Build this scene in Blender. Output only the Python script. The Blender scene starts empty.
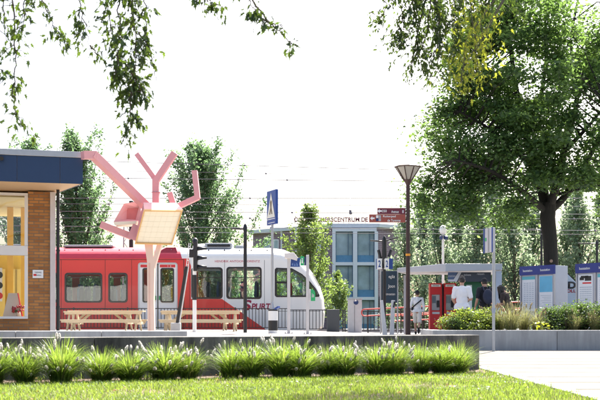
import bpy, bmesh, math, random
import numpy as np
from mathutils import Vector, Matrix
from mathutils.geometry import delaunay_2d_cdt
R = math.radians
random.seed(7); rng = np.random.default_rng(7)
scn = bpy.context.scene
COL = scn.collection
F, CH, HY = 1000.0, 0.7, 320.0          # focal length in photo pixels, eye height, horizon row

def P(px, py, Y):                        # a point seen at a photo pixel, standing at distance Y
    return Vector(((px-300)*Y/F, Y, CH+(HY-py)*Y/F))
def sstep(t):
    t = min(1, max(0, t)); return t*t*(3-2*t)
def gz(x, y):                            # height of the paved ground
    t = min(1, max(0, (x+1.8)/5.4))
    return (0.28*(1-t)+0.14*t)*sstep((y-16)/17.0)

# ------------------------------------------------------------------ materials
MATS = {}
def nodes_of(name):
    m = bpy.data.materials.new(name); m.use_nodes = True
    nt = m.node_tree; nt.nodes.clear()
    return m, nt, nt.nodes, nt.links
def mat(name, col, rough=0.6, metal=0.0, var=0.12, scale=6.0, bump=0.0, bscale=40.0, spec=0.5, coat=0.0, stretch=(1,1,1), emit=None):
    if name in MATS: return MATS[name]
    m, nt, N, L = nodes_of(name)
    out = N.new('ShaderNodeOutputMaterial'); b = N.new('ShaderNodeBsdfPrincipled')
    L.new(b.outputs[0], out.inputs[0])
    tc = N.new('ShaderNodeTexCoord'); mp = N.new('ShaderNodeMapping'); mp.inputs['Scale'].default_value = stretch
    L.new(tc.outputs['Object'], mp.inputs[0])
    n1 = N.new('ShaderNodeTexNoise'); n1.inputs['Scale'].default_value = scale; n1.inputs['Detail'].default_value = 6
    L.new(mp.outputs[0], n1.inputs['Vector'])
    mx = N.new('ShaderNodeMix'); mx.data_type = 'RGBA'
    d = [max(0, c*(1-var)) for c in col]; l = [min(1, c*(1+var)) for c in col]
    mx.inputs[6].default_value = (*d, 1); mx.inputs[7].default_value = (*l, 1)
    L.new(n1.outputs[0], mx.inputs[0]); L.new(mx.outputs[2], b.inputs['Base Color'])
    b.inputs['Roughness'].default_value = rough; b.inputs['Metallic'].default_value = metal
    b.inputs['Specular IOR Level'].default_value = spec; b.inputs['Coat Weight'].default_value = coat
    rr = N.new('ShaderNodeMapRange'); rr.inputs[3].default_value = max(.02, rough-.08); rr.inputs[4].default_value = min(1, rough+.08)
    L.new(n1.outputs[0], rr.inputs[0]); L.new(rr.outputs[0], b.inputs['Roughness'])
    if bump:
        n2 = N.new('ShaderNodeTexNoise'); n2.inputs['Scale'].default_value = bscale; n2.inputs['Detail'].default_value = 5
        L.new(mp.outputs[0], n2.inputs['Vector'])
        bp = N.new('ShaderNodeBump'); bp.inputs['Strength'].default_value = bump; bp.inputs['Distance'].default_value = .02
        L.new(n2.outputs[0], bp.inputs['Height']); L.new(bp.outputs[0], b.inputs['Normal'])
    if emit:
        b.inputs['Emission Color'].default_value = (*emit[0], 1); b.inputs['Emission Strength'].default_value = emit[1]
    MATS[name] = m; return m
def leafmat(name, c1, c2, trans, tw=0.5, gloss=0.06):
    if name in MATS: return MATS[name]
    m, nt, N, L = nodes_of(name)
    out = N.new('ShaderNodeOutputMaterial')
    g = N.new('ShaderNodeNewGeometry')
    mx = N.new('ShaderNodeMix'); mx.data_type = 'RGBA'; mx.inputs[6].default_value = (*c1, 1); mx.inputs[7].default_value = (*c2, 1)
    L.new(g.outputs['Random Per Island'], mx.inputs[0])
    t2 = N.new('ShaderNodeMix'); t2.data_type = 'RGBA'
    t2.inputs[6].default_value = (*[x*.6 for x in trans], 1); t2.inputs[7].default_value = (*[min(1, x*1.3) for x in trans], 1)
    L.new(g.outputs['Random Per Island'], t2.inputs[0])
    d = N.new('ShaderNodeBsdfDiffuse'); t = N.new('ShaderNodeBsdfTranslucent'); gl = N.new('ShaderNodeBsdfGlossy')
    gl.inputs['Roughness'].default_value = .42; gl.inputs['Color'].default_value = (.8, .85, .85, 1)
    L.new(mx.outputs[2], d.inputs[0]); L.new(t2.outputs[2], t.inputs[0])
    a = N.new('ShaderNodeMixShader'); a.inputs[0].default_value = tw; L.new(d.outputs[0], a.inputs[1]); L.new(t.outputs[0], a.inputs[2])
    b = N.new('ShaderNodeMixShader'); b.inputs[0].default_value = gloss; L.new(a.outputs[0], b.inputs[1]); L.new(gl.outputs[0], b.inputs[2])
    L.new(b.outputs[0], out.inputs[0]); MATS[name] = m; return m
def glassmat(name, tint=(.75,.85,.85), refl=.16, rough=.02):
    if name in MATS: return MATS[name]
    m, nt, N, L = nodes_of(name)
    out = N.new('ShaderNodeOutputMaterial'); t = N.new('ShaderNodeBsdfTransparent'); t.inputs[0].default_value = (*tint, 1)
    g = N.new('ShaderNodeBsdfGlossy'); g.inputs['Roughness'].default_value = rough
    tc = N.new('ShaderNodeTexCoord'); n = N.new('ShaderNodeTexNoise'); n.inputs['Scale'].default_value = 1.2
    L.new(tc.outputs['Object'], n.inputs['Vector'])
    bp = N.new('ShaderNodeBump'); bp.inputs['Strength'].default_value = .06; bp.inputs['Distance'].default_value = .05
    L.new(n.outputs[0], bp.inputs['Height']); L.new(bp.outputs[0], g.inputs['Normal'])
    fr = N.new('ShaderNodeFresnel'); fr.inputs[0].default_value = 1.45
    ad = N.new('ShaderNodeMath'); ad.operation = 'ADD'; ad.use_clamp = True; ad.inputs[1].default_value = refl
    L.new(fr.outputs[0], ad.inputs[0])
    mx = N.new('ShaderNodeMixShader'); L.new(ad.outputs[0], mx.inputs[0]); L.new(t.outputs[0], mx.inputs[1]); L.new(g.outputs[0], mx.inputs[2])
    L.new(mx.outputs[0], out.inputs[0]); MATS[name] = m; return m
def brickmat(name, c1, c2, mortar, bw, bh, ms, axis='XZ', rough=.85, bump=.5, off=.5, rot=0, var=.25):
    if name in MATS: return MATS[name]
    m, nt, N, L = nodes_of(name)
    out = N.new('ShaderNodeOutputMaterial'); b = N.new('ShaderNodeBsdfPrincipled'); L.new(b.outputs[0], out.inputs[0])
    tc = N.new('ShaderNodeTexCoord'); src = tc.outputs['Object']
    if axis == 'XZ':
        sp = N.new('ShaderNodeSeparateXYZ'); cb = N.new('ShaderNodeCombineXYZ'); L.new(src, sp.inputs[0])
        L.new(sp.outputs[0], cb.inputs[0]); L.new(sp.outputs[2], cb.inputs[1]); L.new(sp.outputs[1], cb.inputs[2]); src = cb.outputs[0]
    mp = N.new('ShaderNodeMapping'); mp.inputs['Rotation'].default_value = (0, 0, rot); L.new(src, mp.inputs[0])
    br = N.new('ShaderNodeTexBrick'); L.new(mp.outputs[0], br.inputs[0])
    br.inputs['Scale'].default_value = 1; br.inputs['Brick Width'].default_value = bw; br.inputs['Row Height'].default_value = bh
    br.inputs['Mortar Size'].default_value = ms; br.inputs['Mortar Smooth'].default_value = .2; br.offset = off
    br.inputs['Color1'].default_value = (*c1, 1); br.inputs['Color2'].default_value = (*c2, 1); br.inputs['Mortar'].default_value = (*mortar, 1)
    n = N.new('ShaderNodeTexNoise'); n.inputs['Scale'].default_value = 2.5; n.inputs['Detail'].default_value = 8; L.new(tc.outputs['Object'], n.inputs['Vector'])
    rp = N.new('ShaderNodeMapRange'); rp.inputs[3].default_value = 1-var; rp.inputs[4].default_value = 1+var; L.new(n.outputs[0], rp.inputs[0])
    mu = N.new('ShaderNodeVectorMath'); mu.operation = 'SCALE'; L.new(br.outputs[0], mu.inputs[0]); L.new(rp.outputs[0], mu.inputs['Scale'])
    L.new(mu.outputs[0], b.inputs['Base Color']); b.inputs['Roughness'].default_value = rough; b.inputs['Specular IOR Level'].default_value = .12 if axis == 'XY' else .4
    iv = N.new('ShaderNodeMath'); iv.operation = 'SUBTRACT'; iv.inputs[0].default_value = 1; L.new(br.outputs['Fac'], iv.inputs[1])
    n2 = N.new('ShaderNodeTexNoise'); n2.inputs['Scale'].default_value = 60; L.new(tc.outputs['Object'], n2.inputs['Vector'])
    ma = N.new('ShaderNodeMath'); ma.operation = 'MULTIPLY_ADD'; ma.inputs[1].default_value = .3; L.new(n2.outputs[0], ma.inputs[0]); L.new(iv.outputs[0], ma.inputs[2])
    bp = N.new('ShaderNodeBump'); bp.inputs['Strength'].default_value = bump; bp.inputs['Distance'].default_value = .01
    L.new(ma.outputs[0], bp.inputs['Height']); L.new(bp.outputs[0], b.inputs['Normal'])
    MATS[name] = m; return m
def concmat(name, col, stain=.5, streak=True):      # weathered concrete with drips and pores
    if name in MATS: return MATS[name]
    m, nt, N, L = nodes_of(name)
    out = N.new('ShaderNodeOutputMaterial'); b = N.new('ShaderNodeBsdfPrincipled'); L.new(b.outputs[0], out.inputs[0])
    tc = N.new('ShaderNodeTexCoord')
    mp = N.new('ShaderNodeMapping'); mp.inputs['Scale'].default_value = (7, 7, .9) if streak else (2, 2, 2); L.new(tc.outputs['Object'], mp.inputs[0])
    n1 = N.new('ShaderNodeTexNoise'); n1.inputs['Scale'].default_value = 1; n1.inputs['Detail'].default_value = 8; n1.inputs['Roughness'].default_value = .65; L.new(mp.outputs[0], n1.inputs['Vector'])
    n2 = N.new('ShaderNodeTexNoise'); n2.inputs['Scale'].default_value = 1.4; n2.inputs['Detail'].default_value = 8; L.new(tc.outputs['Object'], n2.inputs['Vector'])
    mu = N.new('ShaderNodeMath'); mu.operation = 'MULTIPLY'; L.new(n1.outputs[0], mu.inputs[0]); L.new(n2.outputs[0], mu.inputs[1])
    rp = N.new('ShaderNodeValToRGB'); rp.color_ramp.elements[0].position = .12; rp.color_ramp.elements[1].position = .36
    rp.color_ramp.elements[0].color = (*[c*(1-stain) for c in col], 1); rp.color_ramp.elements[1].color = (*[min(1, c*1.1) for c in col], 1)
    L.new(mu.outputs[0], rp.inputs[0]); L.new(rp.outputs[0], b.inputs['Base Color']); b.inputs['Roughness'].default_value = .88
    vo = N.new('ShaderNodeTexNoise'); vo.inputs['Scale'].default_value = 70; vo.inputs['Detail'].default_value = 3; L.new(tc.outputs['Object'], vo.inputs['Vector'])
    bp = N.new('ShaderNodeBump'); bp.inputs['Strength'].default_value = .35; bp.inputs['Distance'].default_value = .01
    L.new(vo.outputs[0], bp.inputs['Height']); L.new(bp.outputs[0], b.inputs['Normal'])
    MATS[name] = m; return m

# ------------------------------------------------------------------ geometry
def origin(o):
    v = Vector((0, 0, 0))
    while o is not None: v += o.location; o = o.parent
    return v
class MB:
    def __init__(s): s.v = []; s.f = []; s.m = []
    def add(s, vs, fs, m=0):
        b = len(s.v); s.v += [tuple(p) for p in vs]; s.f += [tuple(b+i for i in f) for f in fs]; s.m += [m]*len(fs); return s
    def box(s, x0, x1, y0, y1, z0, z1, m=0):
        vs = [(x, y, z) for z in (z0, z1) for y in (y0, y1) for x in (x0, x1)]
        return s.add(vs, [(0,2,3,1), (4,5,7,6), (0,1,5,4), (2,6,7,3), (0,4,6,2), (1,3,7,5)], m)
    def bar(s, a, b, w, h, up=(0,0,1), m=0, w2=None, h2=None):        # square bar between two points
        a, b = Vector(a), Vector(b); d = (b-a).normalized(); u = Vector(up)
        sd = d.cross(u)
        if sd.length < 1e-4: sd = d.cross(Vector((0, 1, 0)))
        sd.normalize(); u = sd.cross(d).normalized(); w2 = w2 or w; h2 = h2 or h
        vs = [p+sd*(i*ww/2)+u*(j*hh/2) for p, ww, hh in ((a, w, h), (b, w2, h2)) for i, j in ((-1,-1), (1,-1), (1,1), (-1,1))]
        return s.add(vs, [(3,2,1,0), (4,5,6,7), (0,1,5,4), (1,2,6,5), (2,3,7,6), (3,0,4,7)], m)
    def tube(s, pts, r, n=10, m=0, cap=True):
        pts = [Vector(p) for p in pts]; k = len(pts)
        rr = r if isinstance(r, (list, tuple)) else [r]*k
        d0 = (pts[1]-pts[0]).normalized(); u = d0.orthogonal().normalized(); vs = []
        for i, p in enumerate(pts):
            d = (pts[min(i+1, k-1)]-pts[max(i-1, 0)]).normalized()
            u = (u-d*u.dot(d)).normalized(); w = d.cross(u)
            vs += [p+(u*math.cos(2*math.pi*j/n)+w*math.sin(2*math.pi*j/n))*rr[i] for j in range(n)]
        fs = [(i*n+j, i*n+(j+1)%n, (i+1)*n+(j+1)%n, (i+1)*n+j) for i in range(k-1) for j in range(n)]
        if cap: fs += [tuple(range(n-1, -1, -1)), tuple((k-1)*n+j for j in range(n))]
        return s.add(vs, fs, m)
    def lathe(s, c, prof, n=20, m=0):                                   # prof: (r, z)
        c = Vector(c); vs = []; k = len(prof)
        for r, z in prof: vs += [c+Vector((r*math.cos(2*math.pi*j/n), r*math.sin(2*math.pi*j/n), z)) for j in range(n)]
        fs = [(i*n+j, i*n+(j+1)%n, (i+1)*n+(j+1)%n, (i+1)*n+j) for i in range(k-1) for j in range(n)]
        fs += [tuple(range(n-1, -1, -1)), tuple((k-1)*n+j for j in range(n))]
        return s.add(vs, fs, m)
    def prism(s, poly, off, m=0):                                       # polygon of 3D points pushed along off
        poly = [Vector(p) for p in poly]; off = Vector(off); n = len(poly)
        vs = poly+[p+off for p in poly]
        fs = [tuple(range(n)), tuple(range(2*n-1, n-1, -1))]+[(i, n+i, n+(i+1) % n, (i+1) % n) for i in range(n)]
        return s.add(vs, fs, m)
    def ball(s, c, r, n=12, k=8, m=0):
        c = Vector(c); rx, ry, rz = r if isinstance(r, (tuple, list)) else (r, r, r)
        vs = [c+Vector((0, 0, -rz))]; fs = []
        for i in range(1, k):
            a = -math.pi/2+math.pi*i/k
            vs += [c+Vector((rx*math.cos(a)*math.cos(2*math.pi*j/n), ry*math.cos(a)*math.sin(2*math.pi*j/n), rz*math.sin(a))) for j in range(n)]
        vs.append(c+Vector((0, 0, rz))); t = len(vs)-1
        fs += [(0, 1+(j+1) % n, 1+j) for j in range(n)]
        fs += [(1+(i-1)*n+j, 1+(i-1)*n+(j+1) % n, 1+i*n+(j+1) % n, 1+i*n+j) for i in range(1, k-1) for j in range(n)]
        fs += [(t, 1+(k-2)*n+j, 1+(k-2)*n+(j+1) % n) for j in range(n)]
        return s.add(vs, fs, m)
    def mesh(s, name, mats, off=Vector((0,0,0)), smooth=False, bevel=0):
        me = bpy.data.meshes.new(name)
        me.from_pydata([(v[0]-off.x, v[1]-off.y, v[2]-off.z) for v in s.v], [], s.f)
        for m in (mats if isinstance(mats, (list, tuple)) else [mats]): me.materials.append(m)
        if any(s.m): me.polygons.foreach_set('material_index', s.m)
        bm = bmesh.new(); bm.from_mesh(me); bmesh.ops.recalc_face_normals(bm, faces=bm.faces)
        if bevel:
            es = [e for e in bm.edges if len(e.link_faces) == 2 and e.calc_face_angle(0) > .6]
            try: bmesh.ops.bevel(bm, geom=es, offset=bevel, segments=2, profile=.6, affect='EDGES', clamp_overlap=True)
            except Exception: pass
        bm.to_mesh(me); bm.free()
        if smooth:
            me.polygons.foreach_set('use_smooth', [True]*len(me.polygons))
            try: me.set_sharp_from_angle(angle=R(38))
            except Exception: pass
        me.update(); return me
    def build(s, name, mats, parent=None, smooth=False, bevel=0):
        o = bpy.data.objects.new(name, s.mesh(name, mats, origin(parent), smooth, bevel))
        COL.objects.link(o); o.parent = parent; return o
def lbuild(mb, name, mats, parent, smooth=True):     # a part whose shape is already in its thing's own space
    o = bpy.data.objects.new(name, mb.mesh(name, mats, Vector((0, 0, 0)), smooth)); COL.objects.link(o); o.parent = parent; return o
def link(name, me, parent=None, loc=None):
    o = bpy.data.objects.new(name, me); COL.objects.link(o); o.parent = parent
    if loc is not None: o.location = loc
    return o
def tag(o, label, cat, group=None, kind=None):
    o['label'] = label; o['category'] = cat
    if group: o['group'] = group
    if kind: o['kind'] = kind
    return o
def thing(name, label, cat, loc=(0,0,0), group=None):
    o = bpy.data.objects.new(name, None); COL.objects.link(o); o.location = loc; o.empty_display_size = .1
    return tag(o, label, cat, group)
def struct(o):
    o['kind'] = 'structure'; return o
def copy_tree(o, parent=None):
    c = o.copy(); COL.objects.link(c)
    if parent is not None: c.parent = parent
    for ch in list(o.children): copy_tree(ch, c)
    return c
def put(o, loc, rz=0, label=None, group=None, s=1):
    o.location = loc; o.rotation_euler = (0, 0, rz); o.scale = (s, s, s)
    if label: o['label'] = label
    if group: o['group'] = group
    return o
def np_mesh(name, V, Fc, mats, nper):
    me = bpy.data.meshes.new(name); nv = len(V); nf = len(Fc)
    me.vertices.add(nv); me.vertices.foreach_set('co', np.asarray(V, np.float32).ravel())
    me.loops.add(nf*nper); me.loops.foreach_set('vertex_index', np.asarray(Fc, np.int32).ravel())
    me.polygons.add(nf); me.polygons.foreach_set('loop_start', np.arange(0, nf*nper, nper, dtype=np.int32))
    for m in (mats if isinstance(mats, (list, tuple)) else [mats]): me.materials.append(m)
    me.update(calc_edges=True); me.validate(); return me
def rand_frames(n, flat=0.0, g=rng):
    a = g.normal(size=(n, 3)); a[:, 2] += flat*np.sign(a[:, 2]+.01)*1.5 if flat else 0
    a /= np.linalg.norm(a, axis=1)[:, None]
    b = g.normal(size=(n, 3)); b -= a*(a*b).sum(1)[:, None]; b /= np.linalg.norm(b, axis=1)[:, None]
    return a, b, np.cross(a, b)
def leaf_mesh(name, C, size, m, asp=.62, flat=.3, g=rng):               # folded diamond leaves at centres C
    n = len(C); nrm, u, w = rand_frames(n, flat, g); s = (size*g.uniform(.6, 1.35, n))[:, None]
    V = np.stack([C-u*s*.5, C+w*s*asp*.5+nrm*s*.08, C+u*s*.55-nrm*s*.1, C-w*s*asp*.5+nrm*s*.08], 1).reshape(-1, 3)
    Fc = np.arange(n*4).reshape(n, 4)
    return np_mesh(name, V, Fc, m, 4)
MAPLE = [(0,-.5), (.10,-.26), (.26,-.36), (.16,-.08), (.29,.14), (.12,.16), (.02,.8), (-.11,.18), (-.27,.16), (-.15,-.06), (-.27,-.34), (-.1,-.25)]
def maple_mesh(name, C, D, size, m, g=rng):                             # lobed leaves hanging along directions D
    n = len(C); k = len(MAPLE); nrm, u, w = rand_frames(n, 0, g)
    u = D+g.normal(size=(n, 3))*.55; u /= np.linalg.norm(u, axis=1)[:, None]
    w = g.normal(size=(n, 3)); w -= u*(u*w).sum(1)[:, None]; w /= np.linalg.norm(w, axis=1)[:, None]; nrm = np.cross(u, w)
    s = (size*g.uniform(.55, 1.3, n))[:, None]
    V = np.stack([C+w*s*x+u*s*(y+.5)+nrm*s*(-.25*abs(x)+.12*y*y) for x, y in MAPLE], 1).reshape(-1, 3)
    return np_mesh(name, V, np.arange(n*k).reshape(n, k), m, k)
def inpoly(x, y, poly):
    c = False; n = len(poly); j = n-1
    for i in range(n):
        xi, yi = poly[i]; xj, yj = poly[j]
        if (yi > y) != (yj > y) and x < (xj-xi)*(y-yi)/(yj-yi)+xi: c = not c
        j = i
    return c
def rrect(x0, y0, x1, y1, r, n=5):
    out = []
    for cx, cy, a0 in ((x1-r, y1-r, 0), (x0+r, y1-r, 90), (x0+r, y0+r, 180), (x1-r, y0+r, 270)):
        out += [(cx+r*math.cos(R(a0+90*i/n)), cy+r*math.sin(R(a0+90*i/n))) for i in range(n+1)]
    return out
def sheet(outline, holes, to3d, regions=()):     # flat sheet with holes; regions give material indices
    pts, edges = [], []
    for poly in [outline]+list(holes)+[r[0] for r in regions]:
        b = len(pts); pts += [Vector(p) for p in poly]; edges += [(b+i, b+(i+1) % len(poly)) for i in range(len(poly))]
    vs, es, fs, _, _, _ = delaunay_2d_cdt(pts, edges, [], 0, 1e-5)
    mb = MB(); F2, M2 = [], []
    for f in fs:
        cx = sum(vs[i][0] for i in f)/len(f); cy = sum(vs[i][1] for i in f)/len(f)
        if not inpoly(cx, cy, outline) or any(inpoly(cx, cy, h) for h in holes): continue
        k = 0
        for poly, mi in regions:
            if inpoly(cx, cy, poly): k = mi
        F2.append(tuple(f)); M2.append(k)
    mb.add([to3d(p[0], p[1]) for p in vs], F2); mb.m = M2
    return mb
def frame_ring(o, i, to3d, depth):               # rim between two outlines with thickness along depth
    mb = MB(); n = len(o); d = Vector(depth)
    vs = [to3d(*p) for p in o]+[to3d(*p) for p in i]; vs = [Vector(v) for v in vs]
    vs += [v+d for v in vs]; fs = []
    for k in range(n):
        j = (k+1) % n
        fs += [(k, j, n+j, n+k), (2*n+k, 3*n+k, 3*n+j, 2*n+j), (k, 2*n+k, 2*n+j, j), (n+k, n+j, 3*n+j, 3*n+k)]
    return mb.add(vs, fs)
TXT = {}
def text(body, width, loc, m, parent, rz=0, height=None, name='lettering', bold=0.0, depth=.004, align='CENTER', shear=0.0):
    cu = bpy.data.curves.new('t', 'FONT'); cu.body = body; cu.size = 1; cu.align_x = align; cu.align_y = 'CENTER'; cu.offset = bold; cu.shear = shear
    ob = bpy.data.objects.new('t', cu); COL.objects.link(ob); bpy.context.view_layer.update()
    me = bpy.data.meshes.new_from_object(ob.evaluated_get(bpy.context.evaluated_depsgraph_get()))
    bpy.data.objects.remove(ob); bpy.data.curves.remove(cu)
    xs = [v.co.x for v in me.vertices]; ys = [v.co.y for v in me.vertices]
    sx = width/(max(xs)-min(xs)); sy = (height/(max(ys)-min(ys))) if height else sx
    cx = (max(xs)+min(xs))/2 if align == 'CENTER' else min(xs); cy = (max(ys)+min(ys))/2
    bm = bmesh.new(); bm.from_mesh(me)
    ext = bmesh.ops.extrude_face_region(bm, geom=bm.faces[:])
    up = {e for e in ext['geom'] if isinstance(e, bmesh.types.BMVert)}
    c, s = math.cos(rz), math.sin(rz); o = Vector(loc)-origin(parent)
    for v in bm.verts:
        x = (v.co.x-cx)*sx; z = (v.co.y-cy)*sy; y = -depth if v in up else 0
        v.co = Vector((x*c-y*s, x*s+y*c, z))+o
    bmesh.ops.recalc_face_normals(bm, faces=bm.faces); bm.to_mesh(me); bm.free()
    me.materials.clear(); me.materials.append(m); me.name = name
    return link(name, me, parent)
def remesh(mb, name, mats, vox, off=Vector((0,0,0)), smooth=4, cuts=()):
    me = mb.mesh(name, mats, off); ob = bpy.data.objects.new('tmp', me); COL.objects.link(ob)
    md = ob.modifiers.new('r', 'REMESH'); md.mode = 'VOXEL'; md.voxel_size = vox
    if smooth:
        sm = ob.modifiers.new('s', 'SMOOTH'); sm.factor = .5; sm.iterations = smooth
    bpy.context.view_layer.update()
    r = bpy.data.meshes.new_from_object(ob.evaluated_get(bpy.context.evaluated_depsgraph_get()))
    bpy.data.objects.remove(ob)
    if cuts:
        bm = bmesh.new(); bm.from_mesh(r)
        for co, no in cuts:
            bmesh.ops.bisect_plane(bm, geom=bm.verts[:]+bm.edges[:]+bm.faces[:], plane_co=Vector(co)-off, plane_no=no, clear_outer=True)
        bm.to_mesh(r); bm.free()
    r.polygons.foreach_set('use_smooth', [True]*len(r.polygons)); r.name = name
    if not r.materials:
        r.materials.append(mats)
    return r
# ------------------------------------------------------------------ world, sun, camera
SUN_EL, SUN_AZ = 52.0, 22.0            # azimuth clockwise from the view direction: behind the scene, to the right
w = bpy.data.worlds.new('World'); scn.world = w; w.use_nodes = True
nt = w.node_tree; bg = nt.nodes['Background']
sk = nt.nodes.new('ShaderNodeTexSky'); sk.sky_type = 'NISHITA'; sk.sun_disc = False
sk.sun_elevation = R(SUN_EL); sk.sun_rotation = R(SUN_AZ); sk.dust_density = 6.0; sk.air_density = 1.0; sk.ozone_density = 1.0
nt.links.new(sk.outputs[0], bg.inputs[0]); bg.inputs[1].default_value = 0.115
sl = bpy.data.lights.new('sun', 'SUN'); sl.energy = 4.7; sl.angle = R(.5); sl.color = (1, .95, .87)
so = bpy.data.objects.new('sun', sl); COL.objects.link(so)
sd = Vector((math.sin(R(SUN_AZ))*math.cos(R(SUN_EL)), math.cos(R(SUN_AZ))*math.cos(R(SUN_EL)), math.sin(R(SUN_EL))))
so.rotation_euler = sd.to_track_quat('Z', 'Y').to_euler(); so.location = sd*60
cd = bpy.data.cameras.new('camera'); cam = bpy.data.objects.new('camera', cd); COL.objects.link(cam); scn.camera = cam
cam.location = (0, 0, CH); cam.rotation_euler = (R(90), 0, 0)
cd.sensor_width = 36; cd.lens = 60; cd.shift_y = (HY-200)/600; cd.clip_end = 3000; cd.clip_start = .1
cd.dof.use_dof = True; cd.dof.focus_distance = 33; cd.dof.aperture_fstop = 5.6
vs = scn.view_settings; vs.view_transform = 'Standard'; vs.look = 'None'; vs.exposure = 1.7; vs.gamma = 1; vs.use_curve_mapping = False
scn.cycles.max_bounces = 8; scn.cycles.transparent_max_bounces = 16; scn.cycles.use_denoising = True
scn.cycles.caustics_reflective = False; scn.cycles.caustics_refractive = False

# ------------------------------------------------------------------ common materials
black = mat('black_paint', (.012, .013, .016), .4, var=.2)
galv = mat('galvanised_steel', (.42, .43, .45), .45, .6, var=.1, scale=12)
white = mat('white_paint', (.78, .78, .77), .45, var=.05)
brownp = mat('brown_paint', (.045, .018, .014), .45, var=.2)
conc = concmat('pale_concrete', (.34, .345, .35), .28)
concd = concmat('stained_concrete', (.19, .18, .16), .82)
blackrub = mat('black_rubber', (.015, .015, .016), .6, var=.2)
wood = mat('pale_timber', (.54, .44, .3), .7, var=.25, scale=3, bump=.2, stretch=(1, 14, 14))
redp = mat('red_paint', (.6, .022, .026), .4, var=.08)
bluep = mat('blue_paint', (.02, .06, .26), .4, var=.1)
navy = mat('navy_panel', (.012, .03, .12), .4, var=.1)
soil = mat('soil', (.13, .09, .06), .95, var=.5, scale=9, bump=.9, bscale=18)

# ------------------------------------------------------------------ ground
g = MB(); g.add([(-900, -60, -.45), (900, -60, -.45), (900, 1500, -.45), (-900, 1500, -.45)], [(0, 1, 2, 3)])
struct(g.build('ground', mat('ground_earth', (.16, .15, .1), .95, var=.3, scale=.4)))
def grid(name, xs, ys, zf, m, skirt=.5):
    mb = MB(); nx = len(xs); vs = [(x, y, zf(x, y)) for y in ys for x in xs]
    mb.add(vs, [(j*nx+i, j*nx+i+1, (j+1)*nx+i+1, (j+1)*nx+i) for j in range(len(ys)-1) for i in range(nx-1)])
    n = len(vs); per = [j for j in range(nx)]+[j*nx+nx-1 for j in range(1, len(ys))]+[(len(ys)-1)*nx+i for i in range(nx-2, -1, -1)]+[j*nx for j in range(len(ys)-2, 0, -1)]
    b = len(mb.v); mb.v += [(vs[i][0], vs[i][1], vs[i][2]-skirt) for i in per]; k = len(per)
    fs = [(per[i], per[(i+1) % k], b+(i+1) % k, b+i) for i in range(k)]; mb.f += fs; mb.m += [0]*len(fs)
    return struct(mb.build(name, m, smooth=False))
lin = lambda a, b, n: [a+(b-a)*i/(n-1) for i in range(n)]
pave = brickmat('plaza_pavers', (.34, .33, .315), (.27, .26, .25), (.15, .14, .13), .6, .3, .008, 'XY', .85, .3, var=.18)
pathm = brickmat('path_pavers', (.19, .186, .175), (.155, .15, .14), (.092, .083, .07), 60, 1.12, .07, 'XY', .88, .4, off=.37, var=.35)
E1 = Vector((2.57, 14.3, 0)); WD = Vector((-6.14, -2.4, 0)).normalized(); WN = Vector((WD.y, -WD.x, 0))   # wall line and its back side
if WN.y < 0: WN = -WN
plaza = grid('plaza', lin(-24, 22, 70), lin(24, 43.6, 40), lambda x, y: gz(x, y)+.004, pave)
grid('plaza_front', lin(-24, 2.76, 40), lin(15.4, 23.998, 20), lambda x, y: gz(x, y)+.002, pave)
grid('path', lin(2.762, 22, 40), lin(3, 23.998, 40), lambda x, y: gz(x, y), pathm)
kb = MB()
for i in range(13): kb.box(2.6, 2.755, 2+i*1.0, 2.992+i*1.0, -.2, .006)
struct(kb.build('kerb', conc, bevel=.008))
grid('lawn_soil', lin(-14, 2.598, 40), lin(2, 15.39, 40), lambda x, y: -.012+.008*math.sin(x*2.3+y)*math.cos(y*1.7), soil, .3)
grid('platform', lin(-40, 40, 30), [53.5, 57], lambda x, y: .2, conc, .8)
bl = mat('ballast_stone', (.16, .14, .125), .95, var=.5, scale=20, bump=1, bscale=30)
grid('trackbed', lin(-90, 90, 40), [43.61, 46, 50, 53.49], lambda x, y: -.3+.01*math.sin(3*x), bl, .1)
grid('road', lin(-90, 90, 30), [57.01, 62, 68, 74], lambda x, y: -.15, mat('asphalt', (.05, .05, .052), .9, var=.25, scale=5), .2)
grid('far_verge', lin(-120, 120, 40), lin(74.01, 200, 8), lambda x, y: -.12, mat('verge_green', (.06, .09, .03), .95, var=.4, scale=2), .2)
for yy, lb in ((45.75, 'steel running rail under the near side of the train'), (47.2, 'steel running rail under the far side of the train')):
    r = MB(); r.box(-90, 90, yy-.035, yy+.035, -.17, -.13); r.box(-90, 90, yy-.012, yy+.012, -.26, -.17); r.box(-90, 90, yy-.07, yy+.07, -.285, -.26)
    tag(r.build('rail', mat('rail_steel', (.2, .15, .12), .5, .6)), lb, 'rail')

# ------------------------------------------------------------------ low walls
def block_wall(name, label, A, d, n, ln, h, th, m, z0=-.1, back=None):
    t = thing(name, label, 'low wall', A); back = back or Vector((0, 1, 0))
    for i in range(n):
        a = A+d*(ln*i+.004); b = A+d*(ln*(i+1)-.004)
        mb = MB(); mb.prism([Vector((a.x, a.y, z0)), Vector((b.x, b.y, z0)), Vector((b.x, b.y, h)), Vector((a.x, a.y, h))], back*th)
        mb.build('wall_block', m, t, bevel=.012)
    return t
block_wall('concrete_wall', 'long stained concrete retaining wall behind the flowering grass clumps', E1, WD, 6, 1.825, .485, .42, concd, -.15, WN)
block_wall('concrete_wall', 'shorter clean grey concrete wall standing behind the long one below the brick pavilion', Vector((-2.03, 18, 0)), Vector((-1, 0, 0)), 6, 1.545, .5, .45, conc, -.1)

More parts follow.
